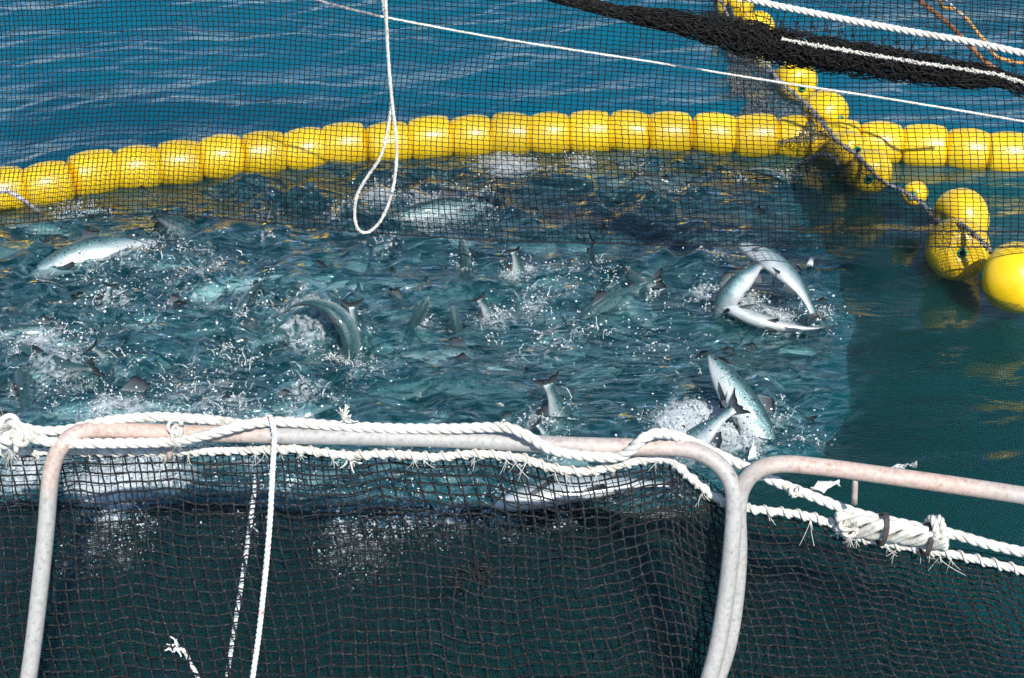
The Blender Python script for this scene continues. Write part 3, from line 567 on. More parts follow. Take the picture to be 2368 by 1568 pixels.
for k in range(nS):
    i = (st[k] + np.linspace(0, ln[k], 12)); ii = np.clip(i.astype(int), 0, 259); a = a0[k] + np.linspace(0, rng.normal(0, 1.6), 12) + .35*np.sin(np.linspace(0, rng.uniform(3, 12), 12)+rng.uniform(0, 6))
    rr = rad[ii]*(.42 + .56*rng.random() + .14*np.sin(np.linspace(0, rng.uniform(4, 14), 12)+rng.uniform(0, 6)))
    PS[k] = CP[ii] + (N[ii]*np.cos(a)[:, None] + B[ii]*np.sin(a)[:, None])*rr[:, None]
g.put(*tubes_batch(PS, .0021, 4))
under(add('loose_mesh', g.mesh('loose_mesh', False), noisy('dusty_black_twine', [(.4, (.003, .003, .003)), (.6, (.02, .02, .02)), (.75, (.11, .105, .1))], 90, .85, spec=.2), kind='stuff'), gat)
# netting between the thick white head rope and the roll
HR = np.array([(1640, -40), (1735, -2), (1900, 34), (2100, 72), (2250, 98), (2380, 126), (2500, 150)], float); hs = spline(HR, 150); Yh = np.interp(hs[:, 0], [1640, 2500], [6.05, 5.55])
HP = atY(hs[:, 0], hs[:, 1], Yh)
tp = np.interp(hs[:, 0], cs[:, 0], cs[:, 1]-cs[:, 2]*.9); RP = atY(hs[:, 0]+14, tp, Yh-.1)
q = np.linspace(0, 1, 9)[None, :, None]; PW = HP[:, None]*(1-q)+RP[:, None]*q; PW[..., 2] -= .05*(q*(1-q)*4)[..., 0]; PW[..., 0] += .02*np.sin(np.arange(150)[:, None]*1.1+np.linspace(0, 4, 9)[None])
under(add('loose_panel', net_mesh(PW + rng.normal(0, .006, PW.shape), 2, 2, .0018).mesh('loose_panel', False), M_TWINE, kind='stuff'), gat)
under(add('head_rope', twist(HP, .0145).mesh('head_rope'), M_ROPE), gat)
tp2 = spline(np.column_stack([hs[30:, 0], np.interp(hs[30:, 0], cs[:, 0], cs[:, 1]-cs[:, 2]*.42)]), 160); 
under(add('lacing_cord', twist(atY(tp2[:, 0], tp2[:, 1], np.interp(tp2[:, 0], [1640, 2500], [5.72, 5.26])), .0058, fuzz=.003).mesh('lacing_cord'), M_ROPEB), gat)
# second thin sheet beyond, upper right corner
uu = np.arange(1760, 2520, 8.0); vv = np.linspace(-90, 0, 26); UU, V2 = np.meshgrid(uu, vv, indexing='ij'); V2 = V2*1.0 + (UU-1760)*.16 + 6*np.sin(UU/80); UU = UU + 5*np.sin(V2/30+UU/70)
back = empty('upper_net', atY(2200, 0, 6.6), 'thin black netting behind the thick white rope in the upper right corner', 'net')
under(add('mesh_panel', net_mesh(atY(UU, V2, 6.35+.1*np.sin(UU/130)), 2, 2, .0016).mesh('mesh_panel', False), M_TWINE, kind='stuff'), back)
def looserope(name, pts, Y, r, m, label, n=120):
    p = spline(np.array(pts, float), n); add(name, twist(atY(p[:, 0], p[:, 1], Y), r, fuzz=.001).mesh(name), m, label=label, category='rope')
looserope('brown_rope', [(2095, -40), (2125, 0), (2165, 32), (2200, 62), (2240, 104), (2275, 140), (2310, 165), (2345, 190)], 7.2, .013, M_BROWN, 'rusty brown rope crossing the upper right corner behind the white rope')
looserope('orange_rope', [(2150, -40), (2172, 0), (2180, 18), (2202, 20), (2232, 40), (2262, 78), (2285, 104), (2300, 128), (2340, 142), (2400, 146)], 7.3, .009, M_ORANGE, 'thin orange rope kinked beside the brown rope in the upper right corner')
looserope('thin_line', [(2170, -30), (2190, 2), (2232, 40)], 7.25, .005, M_ROPE, 'thin white line beside the orange rope at the top edge', 40)

# ------------------------------------------------------------------ pen collar and handrail hoops
col_p = [np.array([x, 3.40-.03*x-.02*x*x if x > 0 else 3.40+.01*x, .03]) for x in np.linspace(-3.2, 3.0, 40)]
add('collar_pipe', Geo().put(*tube(col_p, .15, 24)).mesh('collar_pipe'), M_COLLAR, label='thick black floating collar pipe that carries the handrail hoops', category='pipe')
ZR = 1.07
def railY(u): return np.interp(u, [-200, 230, 1500, 1820, 2368, 2600], [3.975, 3.96, 3.865, 3.78, 3.61, 3.54])
def hoop(pts, label, rust, stubs):
    """pts: (u, v, z)"""
    P = spline([atZ(u, v, z) for u, v, z in pts], 170); e = empty('handrail_hoop', P[0], label, 'handrail', 'bent pipe hoops of the pen handrail')
    V, F_ = tube(P, .0285, 20); uv = np.repeat(np.interp(np.arange(170), np.linspace(0, 169, 170), [np.interp(0, [0], [0])]*170), 20)
    dx = P - CAM; pu = CX + FPX*(dx@RT)/(dx@FW); pv = CY - FPX*(dx@UP)/(dx@FW)
    ru = np.interp(pu, *rust)*np.clip(1-(pv-1120)/60, 0, 1); me = Geo().put(V, F_).mesh('bent_pipe', True, {'rust': np.repeat(ru, 20)})
    under(add('bent_pipe', me, M_PIPE), e)
    for (u, v0, v1, r) in stubs:
        y = float(railY(u)); a = atY(u, v0, y); b = atY(u-2, v1, y-.005)
        m2 = Geo().put(*tube(np.linspace(a, b, 5), .0095, 12)).mesh('peg', True, {'rust': np.full(60, r)}); under(add('peg', m2, M_PIPE), e)
    return e
hoop([(28, 1760, .02), (52, 1640, .19), (66, 1568, .29), (82, 1450, .46), (104, 1250, .74), (114, 1130, .91), (124, 1070, .99), (146, 1027, 1.045), (182, 1001, 1.065), (240, 994, ZR), (400, 1001, ZR), (640, 1006, ZR), (870, 1011, ZR), (1100, 1018, ZR), (1300, 1029, ZR), (1480, 1034, ZR), (1570, 1036, ZR),
      (1625, 1050, 1.06), (1668, 1080, 1.03), (1692, 1120, .985), (1698, 1170, .92), (1692, 1260, .80), (1680, 1370, .64), (1660, 1490, .47), (1636, 1580, .34), (1600, 1700, .15)],
     'weathered pipe hoop of the handrail wound with white rope, spanning most of the picture', ([0, 180, 480, 620, 660, 1150, 1290, 1480, 1600, 1700], [.2, .85, .8, .5, .0, .0, .45, .6, .25, 0]), [(394, 1015, 1062, .7), (1418, 1045, 1100, .6)])
hoop([(1610, 1700, .12), (1655, 1580, .30), (1684, 1490, .44), (1700, 1390, .585), (1708, 1280, .75), (1706, 1190, .885), (1712, 1140, .955), (1730, 1106, 1.01), (1762, 1082, 1.05), (1815, 1073, 1.068), (1900, 1080, ZR), (2000, 1093, ZR), (2200, 1121, ZR), (2368, 1146, ZR), (2520, 1170, ZR)],
     'bare pinkish pipe hoop of the handrail running off to the right', ([1700, 1770, 1850, 2050, 2368], [0, .55, .9, .75, .7]), [(1978, 1100, 1165, .7)])

# ------------------------------------------------------------------ foreground coarse net
HEAD = np.array([(-160, 1030), (0, 1036), (140, 1036), (400, 1036), (640, 1030), (700, 1032), (800, 1044), (900, 1041), (1000, 1048), (1100, 1041), (1200, 1050), (1270, 1072), (1350, 1082), (1420, 1070), (1490, 1056), (1545, 1056), (1600, 1100), (1660, 1146), (1720, 1166), (1850, 1182), (1925, 1204), (1960, 1228), (2060, 1250), (2180, 1270), (2250, 1284), (2368, 1312), (2520, 1350)], float)
hsm = spline(HEAD, 700)
def head_v(u): return np.interp(u, hsm[:, 0], hsm[:, 1])
cu = [-330.0]                                                     # column positions at the head
while cu[-1] < 2500:
    c = cu[-1]; st = np.interp(c, [0, 600, 1300, 1480, 1540, 1650, 1700, 1800, 2400], [29, 31, 31, 28, 15, 15, 26, 34, 36]); cu += [c+st/4, c+st/2, c+st*.75, c+st]
cu = np.array(cu); NR = 26; w = np.linspace(0, 1, NR*3+1)[None, :]; U0 = cu[:, None]+0*w
lean = np.interp(cu, [-300, 1400, 1560, 1660, 1760, 2400], [.17, .17, .1, .28, .42, .40])[:, None]
vh = head_v(cu)[:, None]; vb = 1690.0
prog = w**1.12
Vn = vh + (vb - vh)*prog
Un = U0 + lean*(Vn-vh) + 10*np.sin(Vn/85+U0/170)*np.minimum(1, w*3)
env = np.minimum(1, w*4)
Vn = Vn + env*(16*np.sin(U0/95+1.0+w*2.0)*np.interp(U0, [0, 500, 900, 1650, 1720, 2400], [.35, .5, 1.1, 1.2, .25, .3]) + 5*np.sin(U0/38+w*7) + 3*np.sin(U0/19+w*17))
Un = Un + rng.normal(0, 1.1, Un.shape)*env; Vn = Vn + rng.normal(0, 1.2, Vn.shape)*env
hr = np.hypot((Un-1095)/55, (Vn-1325)/50)                           # torn spot pulls its meshes together
pull = np.exp(-hr**2)*.4; Un = Un + (1120-Un)*pull; Vn = Vn + (1345-Vn)*pull
Ytop = railY(cu)[:, None] + .05; Ybot = np.interp(cu, [-300, 1800, 2500], [3.66, 3.57, 3.42])[:, None]
Yn = Ytop + (Ybot-Ytop)*prog + env*(.028*np.sin(U0/95+2.4+w*2) + .018*np.sin(U0/47+w*4))
PN = atY(Un, Vn, Yn)
pen = empty('pen_net', PN[len(cu)//2, 0], 'coarse black square-mesh net hanging from the handrail in the foreground', 'net')
under(add('mesh_panel', net_mesh(PN, 4, 3, .0034, 5).mesh('mesh_panel'), M_TWINE, kind='stuff'), pen)
wi = np.linspace(.10, 1, PN.shape[1]-8)[None, :]; jj = wi*(PN.shape[1]-1); j0 = np.minimum(jj.astype(int), PN.shape[1]-2); fj = (jj-j0)[..., None]; iu = np.arange(PN.shape[0])[:, None]
PI_ = PN[iu, j0]*(1-fj) + PN[iu, j0+1]*fj; PI_[..., 0] += .019 + .012*np.sin(wi*14+iu*.02); PI_[..., 1] += .05 + .03*np.sin(wi*6+iu*.05)*wi; PI_[..., 2] += .012*np.sin(iu*.07+wi*8)+.018
under(add('inner_layer', net_mesh(PI_, 4, 3, .0017, 4).mesh('inner_layer'), M_TWINE2, kind='stuff'), pen)
# knots of the coarse mesh
kn = PN[::4, ::3].reshape(-1, 3); octa = np.array([(1, 0, 0), (-1, 0, 0), (0, 1, 0), (0, -1, 0), (0, 0, 1), (0, 0, -1)], float); of = np.array([(0, 2, 4), (2, 1, 4), (1, 3, 4), (3, 0, 4), (2, 0, 5), (1, 2, 5), (3, 1, 5), (0, 3, 5)])
V = (kn[:, None] + octa[None]*rng.uniform(.0038, .0052, (len(kn), 1, 1))).reshape(-1, 3); F_ = (of[None]+np.arange(len(kn))[:, None, None]*6).reshape(-1, 3)
under(add('mesh_knots', mesh_np('mesh_knots', V, F_), M_TWINE, kind='stuff'), pen)
g = Geo()                                                        # torn tangle
tc = atY(1100, 1330, 3.83)
for k in range(26):
    a = rng.normal(0, 1, 3)*np.array([.04, .01, .028]); P = np.cumsum(np.vstack([tc+a, rng.normal(0, .012, (7, 3))*np.array([1, .5, 1])]), 0); g.put(*tube(spline(P, 18), .0032, 4))
under(add('torn_tangle', g.mesh('torn_tangle'), M_TWINE), pen)
# head rope of that net, bound with frayed lashing
hp = hsm[(hsm[:, 0] > -120)]; HPn = atY(hp[:, 0], hp[:, 1]+8, railY(hp[:, 0])+np.interp(hp[:, 0], [560, 660, 1440, 1560], [.03, -.02, -.02, .03]))
under(add('head_rope', twist(HPn[::2], .0135, fuzz=.0006).mesh('head_rope'), M_ROPE), pen)
g = Geo(); Q = spline(HPn, 1500); T, N, B = frames(Q); s = np.linspace(0, plen(Q), 1500); a = 2*np.pi*s/.034
keep = (hp[0, 0] <= 9e9)
for ph in (0,):
    g.put(*tube(Q + (N*np.cos(a*.62+ph)[:, None]+B*np.sin(a*.62+ph)[:, None])*.0155, .0046, 5))
under(add('lashing', g.mesh('lashing'), M_ROPEB), pen)
g = Geo()
for k in range(0, 1500, 13):
    if rng.random() < .38: g.put(*fibres(Q[k]-np.array([0, .012, .006]), 5, rng.uniform(.02, .045), .0017, (rng.normal(0, .5), -.4, -1.), .3, 6, .6))
under(add('frayed_fringe', g.mesh('frayed_fringe', False), M_ROPE, kind='stuff'), pen)

# ------------------------------------------------------------------ ropes on the handrail
def rail_path(pts, n=200):
    p = spline(np.array(pts, float), n); return atY(p[:, 0], p[:, 1], railY(p[:, 0]) + p[:, 2])
ropeB = [(-80, 1010, -.03), (0, 1000, -.04), (40, 1000, -.05), (80, 1014, -.05), (140, 1024, -.052), (230, 1025, -.05), (330, 1024, -.05), (390, 1022, -.05), (440, 1014, -.05), (500, 1000, -.052), (560, 984, -.04), (610, 976, -.01), (660, 975, .0), (760, 983, .005), (900, 990, .005), (1040, 991, .0), (1130, 988, -.005), (1180, 990, -.03),
         (1220, 1008, -.05), (1262, 1034, -.052), (1310, 1048, -.052), (1370, 1056, -.045), (1430, 1056, -.045), (1462, 1038, -.052), (1485, 1016, -.05), (1515, 1003, -.03), (1550, 1005, .005), (1600, 1022, .045), (1660, 1050, .06), (1720, 1078, .06), (1790, 1112, .05), (1880, 1148, .05), (1980, 1186, .045), (2080, 1210, .04), (2200, 1234, .04), (2300, 1262, .04), (2440, 1292, .04)]
add('rail_rope', twist(rail_path(ropeB, 560), .0175).mesh('rail_rope'), M_ROPE, label='thick white laid rope winding along the front and top of the handrail', category='rope')
ropeA = [(-80, 968, .0), (0, 975, -.02), (40, 985, -.04), (90, 996, -.02), (150, 994, .0), (210, 980, .01), (280, 968, .01), (360, 963, .005), (430, 966, .0), (500, 972, .01), (570, 984, .035), (640, 1004, .05), (720, 1024, .055)]
add('rail_rope', twist(rail_path(ropeA, 260), .0165).mesh('rail_rope'), M_ROPE, label='second white rope lying over the top of the handrail at the far left', category='rope')
def knot(u, v, dy, r, n, m, label, tufts=()):
    c = atY(u, v, float(railY(u))+dy); e = empty('rope_knot', c, label, 'knot'); g = Geo()
    for k in range(n):
        ax = rng.normal(0, 1, 3); ax /= np.linalg.norm(ax); b = np.cross(ax, rng.normal(0, 1, 3)); b /= np.linalg.norm(b); c2 = np.cross(ax, b); t = np.linspace(0, 2*np.pi*rng.uniform(.7, 1.1), 22)
        g.put(*tube(c + rng.normal(0, r*.35, 3)*np.array([1, .4, 1.2]) + (b*np.cos(t)[:, None]+c2*np.sin(t)[:, None])*r*rng.uniform(.5, .9), r*.24, 6))
    under(add('turns', g.mesh('turns'), m), e); g = Geo()
    for (dx, dz, L, d) in tufts: g.put(*fibres(c+np.array([dx, -.02, dz]), 26, L, .0011, d, .45))
    if tufts: under(add('frayed_end', g.mesh('frayed_end', False), m, kind='stuff'), e)
    return e
knot(28, 1008, -.06, .042, 10, M_ROPE, 'frayed white knot binding the ropes at the left edge', [(.0, .04, .06, (-.2, -.2, 1)), (-.01, -.04, .05, (0, -.3, -1))])
knot(408, 1000, -.045, .026, 7, M_ROPEB, 'small white lashing tying rope to the handrail above the left peg', [(.0, -.02, .025, (0, -.3, -1))])
knot(1168, 988, -.02, .016, 5, M_ROPEB, 'small bound spot where the rope starts down across the handrail')
def tuft(u, v, dy, L, d, label, n=34):
    c = atY(u, v, float(railY(u))+dy); add('rope_tuft', Geo().put(*curly(c, 12, L*1.2, .0042, d)).put(*tube(spline([c-np.array([.03, 0, .02]), c, c+np.array(d)*L*.3], 10), .004, 5)).mesh('rope_tuft', False), M_ROPE, label=label, category='rope')
tuft(795, 972, .0, .06, (.6, -.1, .8), 'frayed white rope end sticking up above the handrail')
tuft(812, 1052, -.0, .06, (0, -.5, -1), 'frayed white rope end hanging below the middle of the handrail')
# splice bundle on the right
e = empty('rope_splice', atY(2060, 1230, 3.72), 'bulky white rope splice bound with two black ties on the right', 'rope splice')
g = Geo()
for k in range(7):
    t = np.linspace(0, 1, 60); ph = k*.9; uu_ = 1935+t*255; vv_ = 1212+t*42 + 21*np.sin(t*9+ph*1.9)*(1-.2*t) - 4; dy_ = .02*np.cos(t*9+ph*1.9) - .03
    P = atY(uu_, vv_, railY(uu_)+.04+dy_); g.put(*twist(P, .0125).V and (np.vstack(twist(P, .0125).V), np.zeros((0, 4), int)) if False else tube(P, .0115, 8))
under(add('tucked_strands', g.mesh('tucked_strands'), M_ROPE), e)
for (u, v) in ((2040, 1224), (2142, 1248)):
    c = atY(u, v, float(railY(u))+.012); t = np.linspace(0, 2*np.pi*2.85, 70); P = c + np.stack([.012*np.linspace(-.6, .6, 70)+.006*np.sin(t), .042*np.cos(t), .058*np.sin(t)], 1)
    under(add('black_tie', Geo().put(*tube(P, .0042, 6)).mesh('black_tie'), M_DARKTIE), e)
t = np.linspace(0, 2*np.pi*1.9, 60); c = atY(2166, 1222, float(railY(2166))+.02); P = c + np.stack([.022*np.linspace(-1, 1, 60), .03*np.cos(t), .036*np.sin(t)], 1)
under(add('end_coil', twist(P, .012).mesh('end_coil'), M_ROPEB), e)
knot(1965, 1222, -.01, .024, 7, M_ROPEB, 'frayed white lashing knot just before the rope splice', [(.0, .02, .03, (.3, 0, 1)), (0, -.02, .03, (-.2, -.2, -1))])
knot(1838, 1135, .03, .018, 5, M_ROPEB, 'small white tie joining the two ropes right of the hoop legs')
# cords hanging down
def cord(pts, r, m, label, n=200, name='hanging_rope'):
    p = spline(np.array(pts, float), n); Yb = np.interp(p[:, 1], [960, 1010, 1700], [0, 0, -.30])
    return add(name, twist(atY(p[:, 0], p[:, 1], railY(p[:, 0])+Yb+p[:, 2]), r).mesh(name), m, label=label, category='rope')
cord([(606, 985, .06), (616, 966, .03), (626, 966, -.02), (632, 985, -.05), (634, 1020, -.055), (630, 1090, -.05), (625, 1190, -.05), (618, 1280, -.05), (609, 1370, -.05), (598, 1470, -.05), (584, 1568, -.05), (570, 1690, -.05)], .0098, M_FLECK, 'thin white cord hanging straight down in front of the foreground net')
cord([(592, 1085, .16), (590, 1120, .16), (580, 1200, .15), (566, 1300, .14), (552, 1390, .13), (541, 1460, .13), (525, 1568, .12), (510, 1690, .12)], .0085, M_FLECK, 'red-flecked cord hanging behind the foreground net')
P = spline([atY(u, v, 3.78) for u, v in ((408, 1494), (428, 1508), (440, 1535), (458, 1570), (490, 1690))], 60)
add('frayed_cord', twist(P, .008).put(*curly(atY(412, 1494, 3.78), 16, .06, .0045, (-.9, 0, -.2), .8)).mesh('frayed_cord'), M_FLECK, label='frayed pale cord end behind the net near the bottom edge', category='rope')

# ------------------------------------------------------------------ fish
def fish_parts(bend, seed=0):
    """unit-length fish, head at +x, back at +z, bent sideways by `bend` radians; returns dict of meshes and chord ends"""
    ns, nc = 30, 18; s = np.linspace(0, 1, ns)
    ht = np.interp(s, [0, .02, .06, .12, .2, .32, .45, .58, .7, .8, .88, .93, .96], [.008, .026, .05, .076, .1, .122, .128, .118, .092, .062, .042, .038, .044]); ht = np.convolve(np.pad(ht, 1, 'edge'), [.2, .6, .2], 'valid')
    wd = np.interp(s, [0, .02, .06, .12, .2, .32, .45, .58, .7, .8, .88, .96], [.007, .022, .04, .054, .064, .07, .068, .058, .042, .026, .016, .01])
    ang = bend*(np.interp(s, [0, .25, 1], [-.12, -.1, 1.0])**1 - .4) ; ds = 1/(ns-1)
    px = np.concatenate([[0], -np.cumsum(np.cos((ang[1:]+ang[:-1])/2))*ds]); py = np.concatenate([[0], -np.cumsum(np.sin((ang[1:]+ang[:-1])/2))*ds])
    C = np.stack([px, py, np.zeros(ns)], 1); S = np.stack([-np.sin(ang), np.cos(ang), np.zeros(ns)], 1); Z = np.array([0, 0, 1.])
    a = np.linspace(0, 2*np.pi, nc, endpoint=False); ca = np.cos(a); sa = np.sin(a)
    belly = np.where(ca < 0, 1.06, .94)
    V = C[:, None] + S[:, None]*(wd[:, None]*np.sign(sa)*np.abs(sa)**.85)[..., None] + Z*(ht[:, None]*ca*belly)[..., None]*.95
    i = np.arange(ns-1)[:, None]*nc; j = np.arange(nc)[None]; k = (j+1) % nc
    Fb = np.stack([i+j, i+nc+j, i+nc+k, i+k], -1).reshape(-1, 4)
    dors = np.tile((ca+1)/2, ns)*np.repeat(np.interp(s, [0, .1, .9, 1], [.95, 1, 1, 1.1]), nc)
    out = {'body': mesh_np('body', V.reshape(-1, 3), [Fb, np.stack([np.arange(nc), (np.arange(nc)+(ns-1)*nc)[::-1]])], {'dorsal': dors})}
    def pt(sv, zf, yf=0.):
        c = np.array([np.interp(sv, s, C[:, q]) for q in range(3)]); n_ = np.array([np.interp(sv, s, S[:, q]) for q in range(3)])
        return c + n_*np.interp(sv, s, wd)*yf + Z*np.interp(sv, s, ht)*zf, n_
    def fin(root0, root1, tipa, tipb, side, nu=9, nv=6, ruff=.004, notch=0.):
        u = np.linspace(0, 1, nu)[:, None, None]; v = np.linspace(0, 1, nv)[None, :, None]
        tip = tipa*(1-u)+tipb*u; rt = root0*(1-u)+root1*u
        if notch: tip = tip - (tip-rt)*notch*(np.sin(np.pi*u)**.8)
        else: tip = tip + (tip-rt)*.08*(np.sin(np.pi*u)**.7)
        tip = tip + (tip-rt)*(.05*rng.normal(0, 1, (nu, 1, 1)))
        P = rt*(1-v)+tip*v + side*(ruff*np.sin(u*22+seed)*v) + side*.02*v*v*math.sin(seed*3.1)
        th = .0035*(1-.8*v)
        A = P + side*th; B = P - side*th; W = np.concatenate([A.reshape(-1, 3), B.reshape(-1, 3)]); n = nu*nv; ii = np.arange(n).reshape(nu, nv)
        f1 = np.stack([ii[:-1, :-1], ii[1:, :-1], ii[1:, 1:], ii[:-1, 1:]], -1).reshape(-1, 4); f2 = f1[:, ::-1]+n
        r = np.concatenate([ii[:, 0], ii[-1, 1:], ii[::-1, -1][1:], ii[0, ::-1][1:-1]]); f3 = np.stack([r, np.roll(r, -1), np.roll(r, -1)+n, r+n], -1)
        tipv = np.tile((np.broadcast_to(v, (nu, nv, 1))).ravel(), 2); rayv = np.tile(np.broadcast_to(u, (nu, nv, 1)).ravel(), 2)
        return mesh_np('fin', W, [f1, f2, f3], {'tip': tipv*.9+.05, 'ray': rayv})
    e, n_ = pt(.95, 0); dx = np.array([math.cos(ang[-1]), math.sin(ang[-1]), 0])
    out['tail_fin'] = fin(e+Z*.036, e-Z*.036, e-dx*.15+Z*.125, e-dx*.15-Z*.125, n_, 15, 6, .006, .34)
    a0, n0 = pt(.42, .85); a1, _ = pt(.56, .85); out['dorsal_fin'] = fin(a0, a1, pt(.51, 1.62)[0], pt(.60, 1.3)[0], n0, 10, 5)
    a0, n0 = pt(.66, -.85); a1, _ = pt(.77, -.85); out['anal_fin'] = fin(a0, a1, pt(.73, -2.2)[0], pt(.82, -1.5)[0], n0)
    a0, n0 = pt(.78, .8); a1, _ = pt(.81, .8); out['adipose_fin'] = fin(a0, a1, pt(.82, 1.5)[0], pt(.845, 1.4)[0], n0, 5, 4)
    for sd in (-1, 1):
        a0, n0 = pt(.21, -.62, sd*.8); a1, _ = pt(.24, -.78, sd*.7); out['pectoral_fin', sd] = fin(a0, a1, pt(.35, -.75, sd*1.9)[0], pt(.34, -1.1, sd*1.6)[0], np.array([0, 0, 1.])*.9+n0*.3*sd)
        a0, n0 = pt(.5, -.9, sd*.45); a1, _ = pt(.54, -.9, sd*.4); out['pelvic_fin', sd] = fin(a0, a1, pt(.6, -1.25, sd*1.2)[0], pt(.61, -1.35, sd*.8)[0], np.array([0, 0, .8])+n0*.5*sd)
        c, n0 = pt(.062, .3, sd*.86); q = np.linspace(0, np.pi, 7); pr = np.stack([np.cos(q)*.006, np.sin(q)*.0125], 1); Ve, Fe = lathe(pr, 12)
        Vw = c + n0*Ve[:, :1]*sd + np.array([1., 0, 0])*Ve[:, 1:2] + Z*Ve[:, 2:3]; out['eye', sd] = mesh_np('eye', Vw, Fe)
    # gill cover edge
    t = np.linspace(-1.0, .55, 12)
    for sd in (-1, 1):
        P = np.array([pt(.185+.02*math.cos(x*1.4), x*.8, sd*(1-abs(x)**2.6*.45))[0] for x in t]); out['gill_edge', sd] = Geo().put(*tube(P, .0028, 4)).mesh('gill_edge')
        P = np.array([pt(x, y, sd*w_)[0] for x, y, w_ in ((.012, -.1, .9), (.03, -.16, .98), (.06, -.25, .98), (.085, -.32, .96))]); out['mouth_line', sd] = Geo().put(*tube(P, .002, 4)).mesh('mouth_line')
    out['ends'] = (C[0], e - dx*.12)
    return out
BENDS = [-1.9, -1.1, -.5, -.15, .3, .7, 1.3, 2.0]
VAR = [fish_parts(b, i) for i, b in enumerate(BENDS)]
SIMPLE = ('tail_fin', 'dorsal_fin')
for v_ in VAR:
    for k, q in v_.items():
        if k == 'ends': continue
        nm = k if isinstance(k, str) else k[0]
        q.materials.append(M_FISH if nm == 'body' else M_EYE if nm == 'eye' else M_GREYROPE if nm in ('gill_edge', 'mouth_line') else M_FIN)
def place_fish(h, t, roll, var, label, group, full=True, name='fish', fat=1.0):
    """h, t world points of head and tail tips"""
    f = VAR[var]; h = np.asarray(h, float); t = np.asarray(t, float); c0, c1 = f['ends']
    o = bpy.data.objects.new(name, f['body']); COL.objects.link(o)
    d = h - t; sc = np.linalg.norm(d)/np.linalg.norm(c0-c1); lx = (c0-c1)/np.linalg.norm(c0-c1); lz = np.array([0, 0, 1.]); ly = np.cross(lz, lx)
    wx_ = d/np.linalg.norm(d); z0 = np.array([0, 0, 1.]) if abs(wx_[2]) < .95 else np.array([0, 1., 0]); wy_ = np.cross(z0, wx_); wy_ /= np.linalg.norm(wy_); wz_ = np.cross(wx_, wy_)
    if isinstance(roll, tuple):
        k_ = np.array(roll, float); k_ -= wx_*k_.dot(wx_); wz_ = k_/np.linalg.norm(k_); wy_ = np.cross(wz_, wx_); roll = 0
    c, s_ = math.cos(R(roll)), math.sin(R(roll)); wy2 = wy_*c + wz_*s_; wz2 = -wy_*s_ + wz_*c
    A = np.stack([wx_, wy2, wz2], 1) @ np.stack([lx, ly, lz], 1).T
    M = np.eye(4); M[:3, :3] = A*sc; M[:3, 3] = h - A@c0*sc; o.matrix_world = Matrix(M.tolist())
    o['label'] = label; o['category'] = 'fish'; o['group'] = group
    for k, q in f.items():
        if k in ('body', 'ends'): continue
        nm = k if isinstance(k, str) else k[0]
        if not full and nm not in SIMPLE: continue
        p = bpy.data.objects.new(nm, q); COL.objects.link(p); p.parent = o
    return o
G1 = 'fish breaking the surface of the pool'
for h, t, roll, var, lab in HERO: place_fish(atZ(*h), atZ(*t), roll, var, lab, G1)
poly_in = poly
cnt = 0
while cnt < 240:
    u = rng.uniform(-60, 1920); v = 360 + 820*rng.random()**.8; p = atZ(u, v, -.05)
    if not inside(np.array([p[0]]), np.array([p[1]]), poly)[0]: continue
    L = rng.uniform(.48, .68); th = rng.normal(0, .6) + (np.pi if rng.random() < .5 else 0); z = -.07 - .12*rng.random(); tl = rng.normal(0, .05)
    d = np.array([math.cos(th), math.sin(th), tl])*L/2; c = np.array([p[0], p[1], z])
    place_fish(c+d, c-d, float(np.clip(rng.normal(0, 30), -55, 55)), int(rng.integers(2, 6)), 'pale fish blurred under the churned surface of the pool', 'fish swimming just below the surface', full=False); cnt += 1

# ------------------------------------------------------------------ spray and scraps
ico = []
ph = (1+5**.5)/2
iv = np.array([(-1, ph, 0), (1, ph, 0), (-1, -ph, 0), (1, -ph, 0), (0, -1, ph), (0, 1, ph), (0, -1, -ph), (0, 1, -ph), (ph, 0, -1), (ph, 0, 1), (-ph, 0, -1), (-ph, 0, 1)], float); iv /= np.linalg.norm(iv[0])
jf = np.array([(0, 11, 5), (0, 5, 1), (0, 1, 7), (0, 7, 10), (0, 10, 11), (1, 5, 9), (5, 11, 4), (11, 10, 2), (10, 7, 6), (7, 1, 8), (3, 9, 4), (3, 4, 2), (3, 2, 6), (3, 6, 8), (3, 8, 9), (4, 9, 5), (2, 4, 11), (6, 2, 10), (8, 6, 7), (9, 8, 1)])
C_, R_ = [], []
for u, v, r, s in SPL:
    p = atZ(u, v, 0); n = int(330*s*r/.15); d = rng.normal(0, r*.55, (n, 2)); hz = hgt(p[0]+d[:, 0], p[1]+d[:, 1])
    C_.append(np.column_stack([p[0]+d[:, 0], p[1]+d[:, 1], hz + rng.exponential(.022, n)])); R_.append(rng.lognormal(math.log(.0027), .5, n))
uv = rng.uniform((-50, 370), (1960, 1180), (1300, 2)); p = atZ(uv[:, 0], uv[:, 1], 0); ok = inside(p[:, 0], p[:, 1], poly) & (vnoise(p[:, 0], p[:, 1], 31, 3.0) > .5); p = p[ok]
C_.append(np.column_stack([p[:, 0], p[:, 1], hgt(p[:, 0], p[:, 1]) + rng.exponential(.006, len(p))])); R_.append(rng.lognormal(math.log(.0019), .4, len(p)))
C_ = np.vstack(C_); R_ = np.concatenate(R_)
R_ = np.minimum(R_, .0065)
g = Geo(); V = (C_[:, None] + iv[None]*R_[:, None, None]*rng.uniform(.6, 1.5, (len(C_), 1, 3))).reshape(-1, 3); F_ = (jf[None] + np.arange(len(C_))[:, None, None]*12).reshape(-1, 3)
g.put(V, F_)
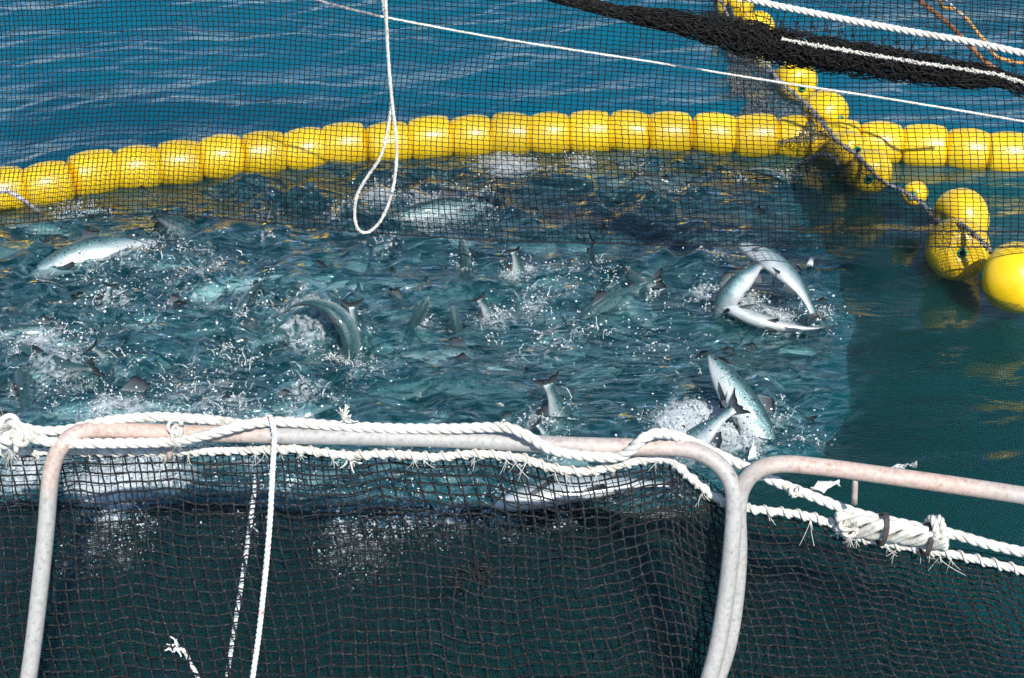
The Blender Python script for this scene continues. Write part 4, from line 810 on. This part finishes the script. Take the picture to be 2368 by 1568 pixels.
for u, v, r, s in SPL:                                               # torn threads and lips of water thrown off the surface
    p = atZ(u, v, 0); n = int(80*s*r/.12) + 1; o_ = rng.normal(0, r*.5, (n, 2)); a_ = rng.uniform(0, 6.28, n); L_ = np.minimum(rng.lognormal(math.log(.022), .6, n), .07); t_ = np.linspace(0, 1, 9)[None]
    x_ = p[0]+o_[:, :1] + np.cos(a_)[:, None]*L_[:, None]*t_; y_ = p[1]+o_[:, 1:] + np.sin(a_)[:, None]*L_[:, None]*t_*.8
    z_ = hgt(p[0]+o_[:, 0], p[1]+o_[:, 1])[:, None] - .004 + rng.uniform(.1, 1.5, (n, 1))*L_[:, None]*(t_*(1.45-t_))*1.6
    P_ = np.stack([x_, y_, z_], -1) + rng.normal(0, .0025, (n, 9, 3)); rr_ = rng.uniform(.0008, .0034, (n, 1))*(.35+np.abs(np.sin(t_*rng.uniform(4, 11, (n, 1))+a_[:, None])))*(1.15-t_)
    g.put(*tubes_batch(P_, rr_, 5))
V = None
add('splash_droplets', g.mesh('splash_droplets'), M_DROP, kind='stuff', label='white water droplets thrown up by the thrashing fish', category='spray')
def scrap(u, v, z, L, W, ang, label):
    c = atZ(u, v, z); t = np.linspace(-1, 1, 9); s = np.linspace(-1, 1, 5); a, b = np.meshgrid(t, s, indexing='ij')
    x = a*L/2; y = b*W/2*(1-.5*a**2) + .2*W*np.sin(a*3); zz = .012*np.cos(b*2+a*4) + .006*rng.normal(0, 1, a.shape) + .02
    P = np.stack([x*math.cos(ang)-y*math.sin(ang), x*math.sin(ang)+y*math.cos(ang), zz], -1).reshape(-1, 3); Q = P - np.array([0, 0, .005]); n = 45; ii = np.arange(n).reshape(9, 5)
    f1 = np.stack([ii[:-1, :-1], ii[1:, :-1], ii[1:, 1:], ii[:-1, 1:]], -1).reshape(-1, 4); r = np.concatenate([ii[:, 0], ii[-1, 1:], ii[::-1, -1][1:], ii[0, ::-1][1:-1]])
    o = add('white_scrap', mesh_np('white_scrap', np.vstack([P, Q]), [f1, f1[:, ::-1]+n, np.stack([r, r+n, np.roll(r, -1)+n, np.roll(r, -1)], -1)]), M_SCRAP, label=label, category='scrap'); o.location = c
scrap(1740, 1050, .02, .12, .035, 1.2, 'white scrap floating at the fork of the two handrail hoops')
scrap(1908, 1130, .10, .13, .04, .25, 'white torn scrap caught on the fine net below the right hoop')
scrap(2088, 1086, .16, .12, .022, .2, 'thin white scrap on the fine net just above the right hoop')
scrap(1874, 612, .02, .09, .03, 1.0, 'white scrap floating beside the right edge of the pool')
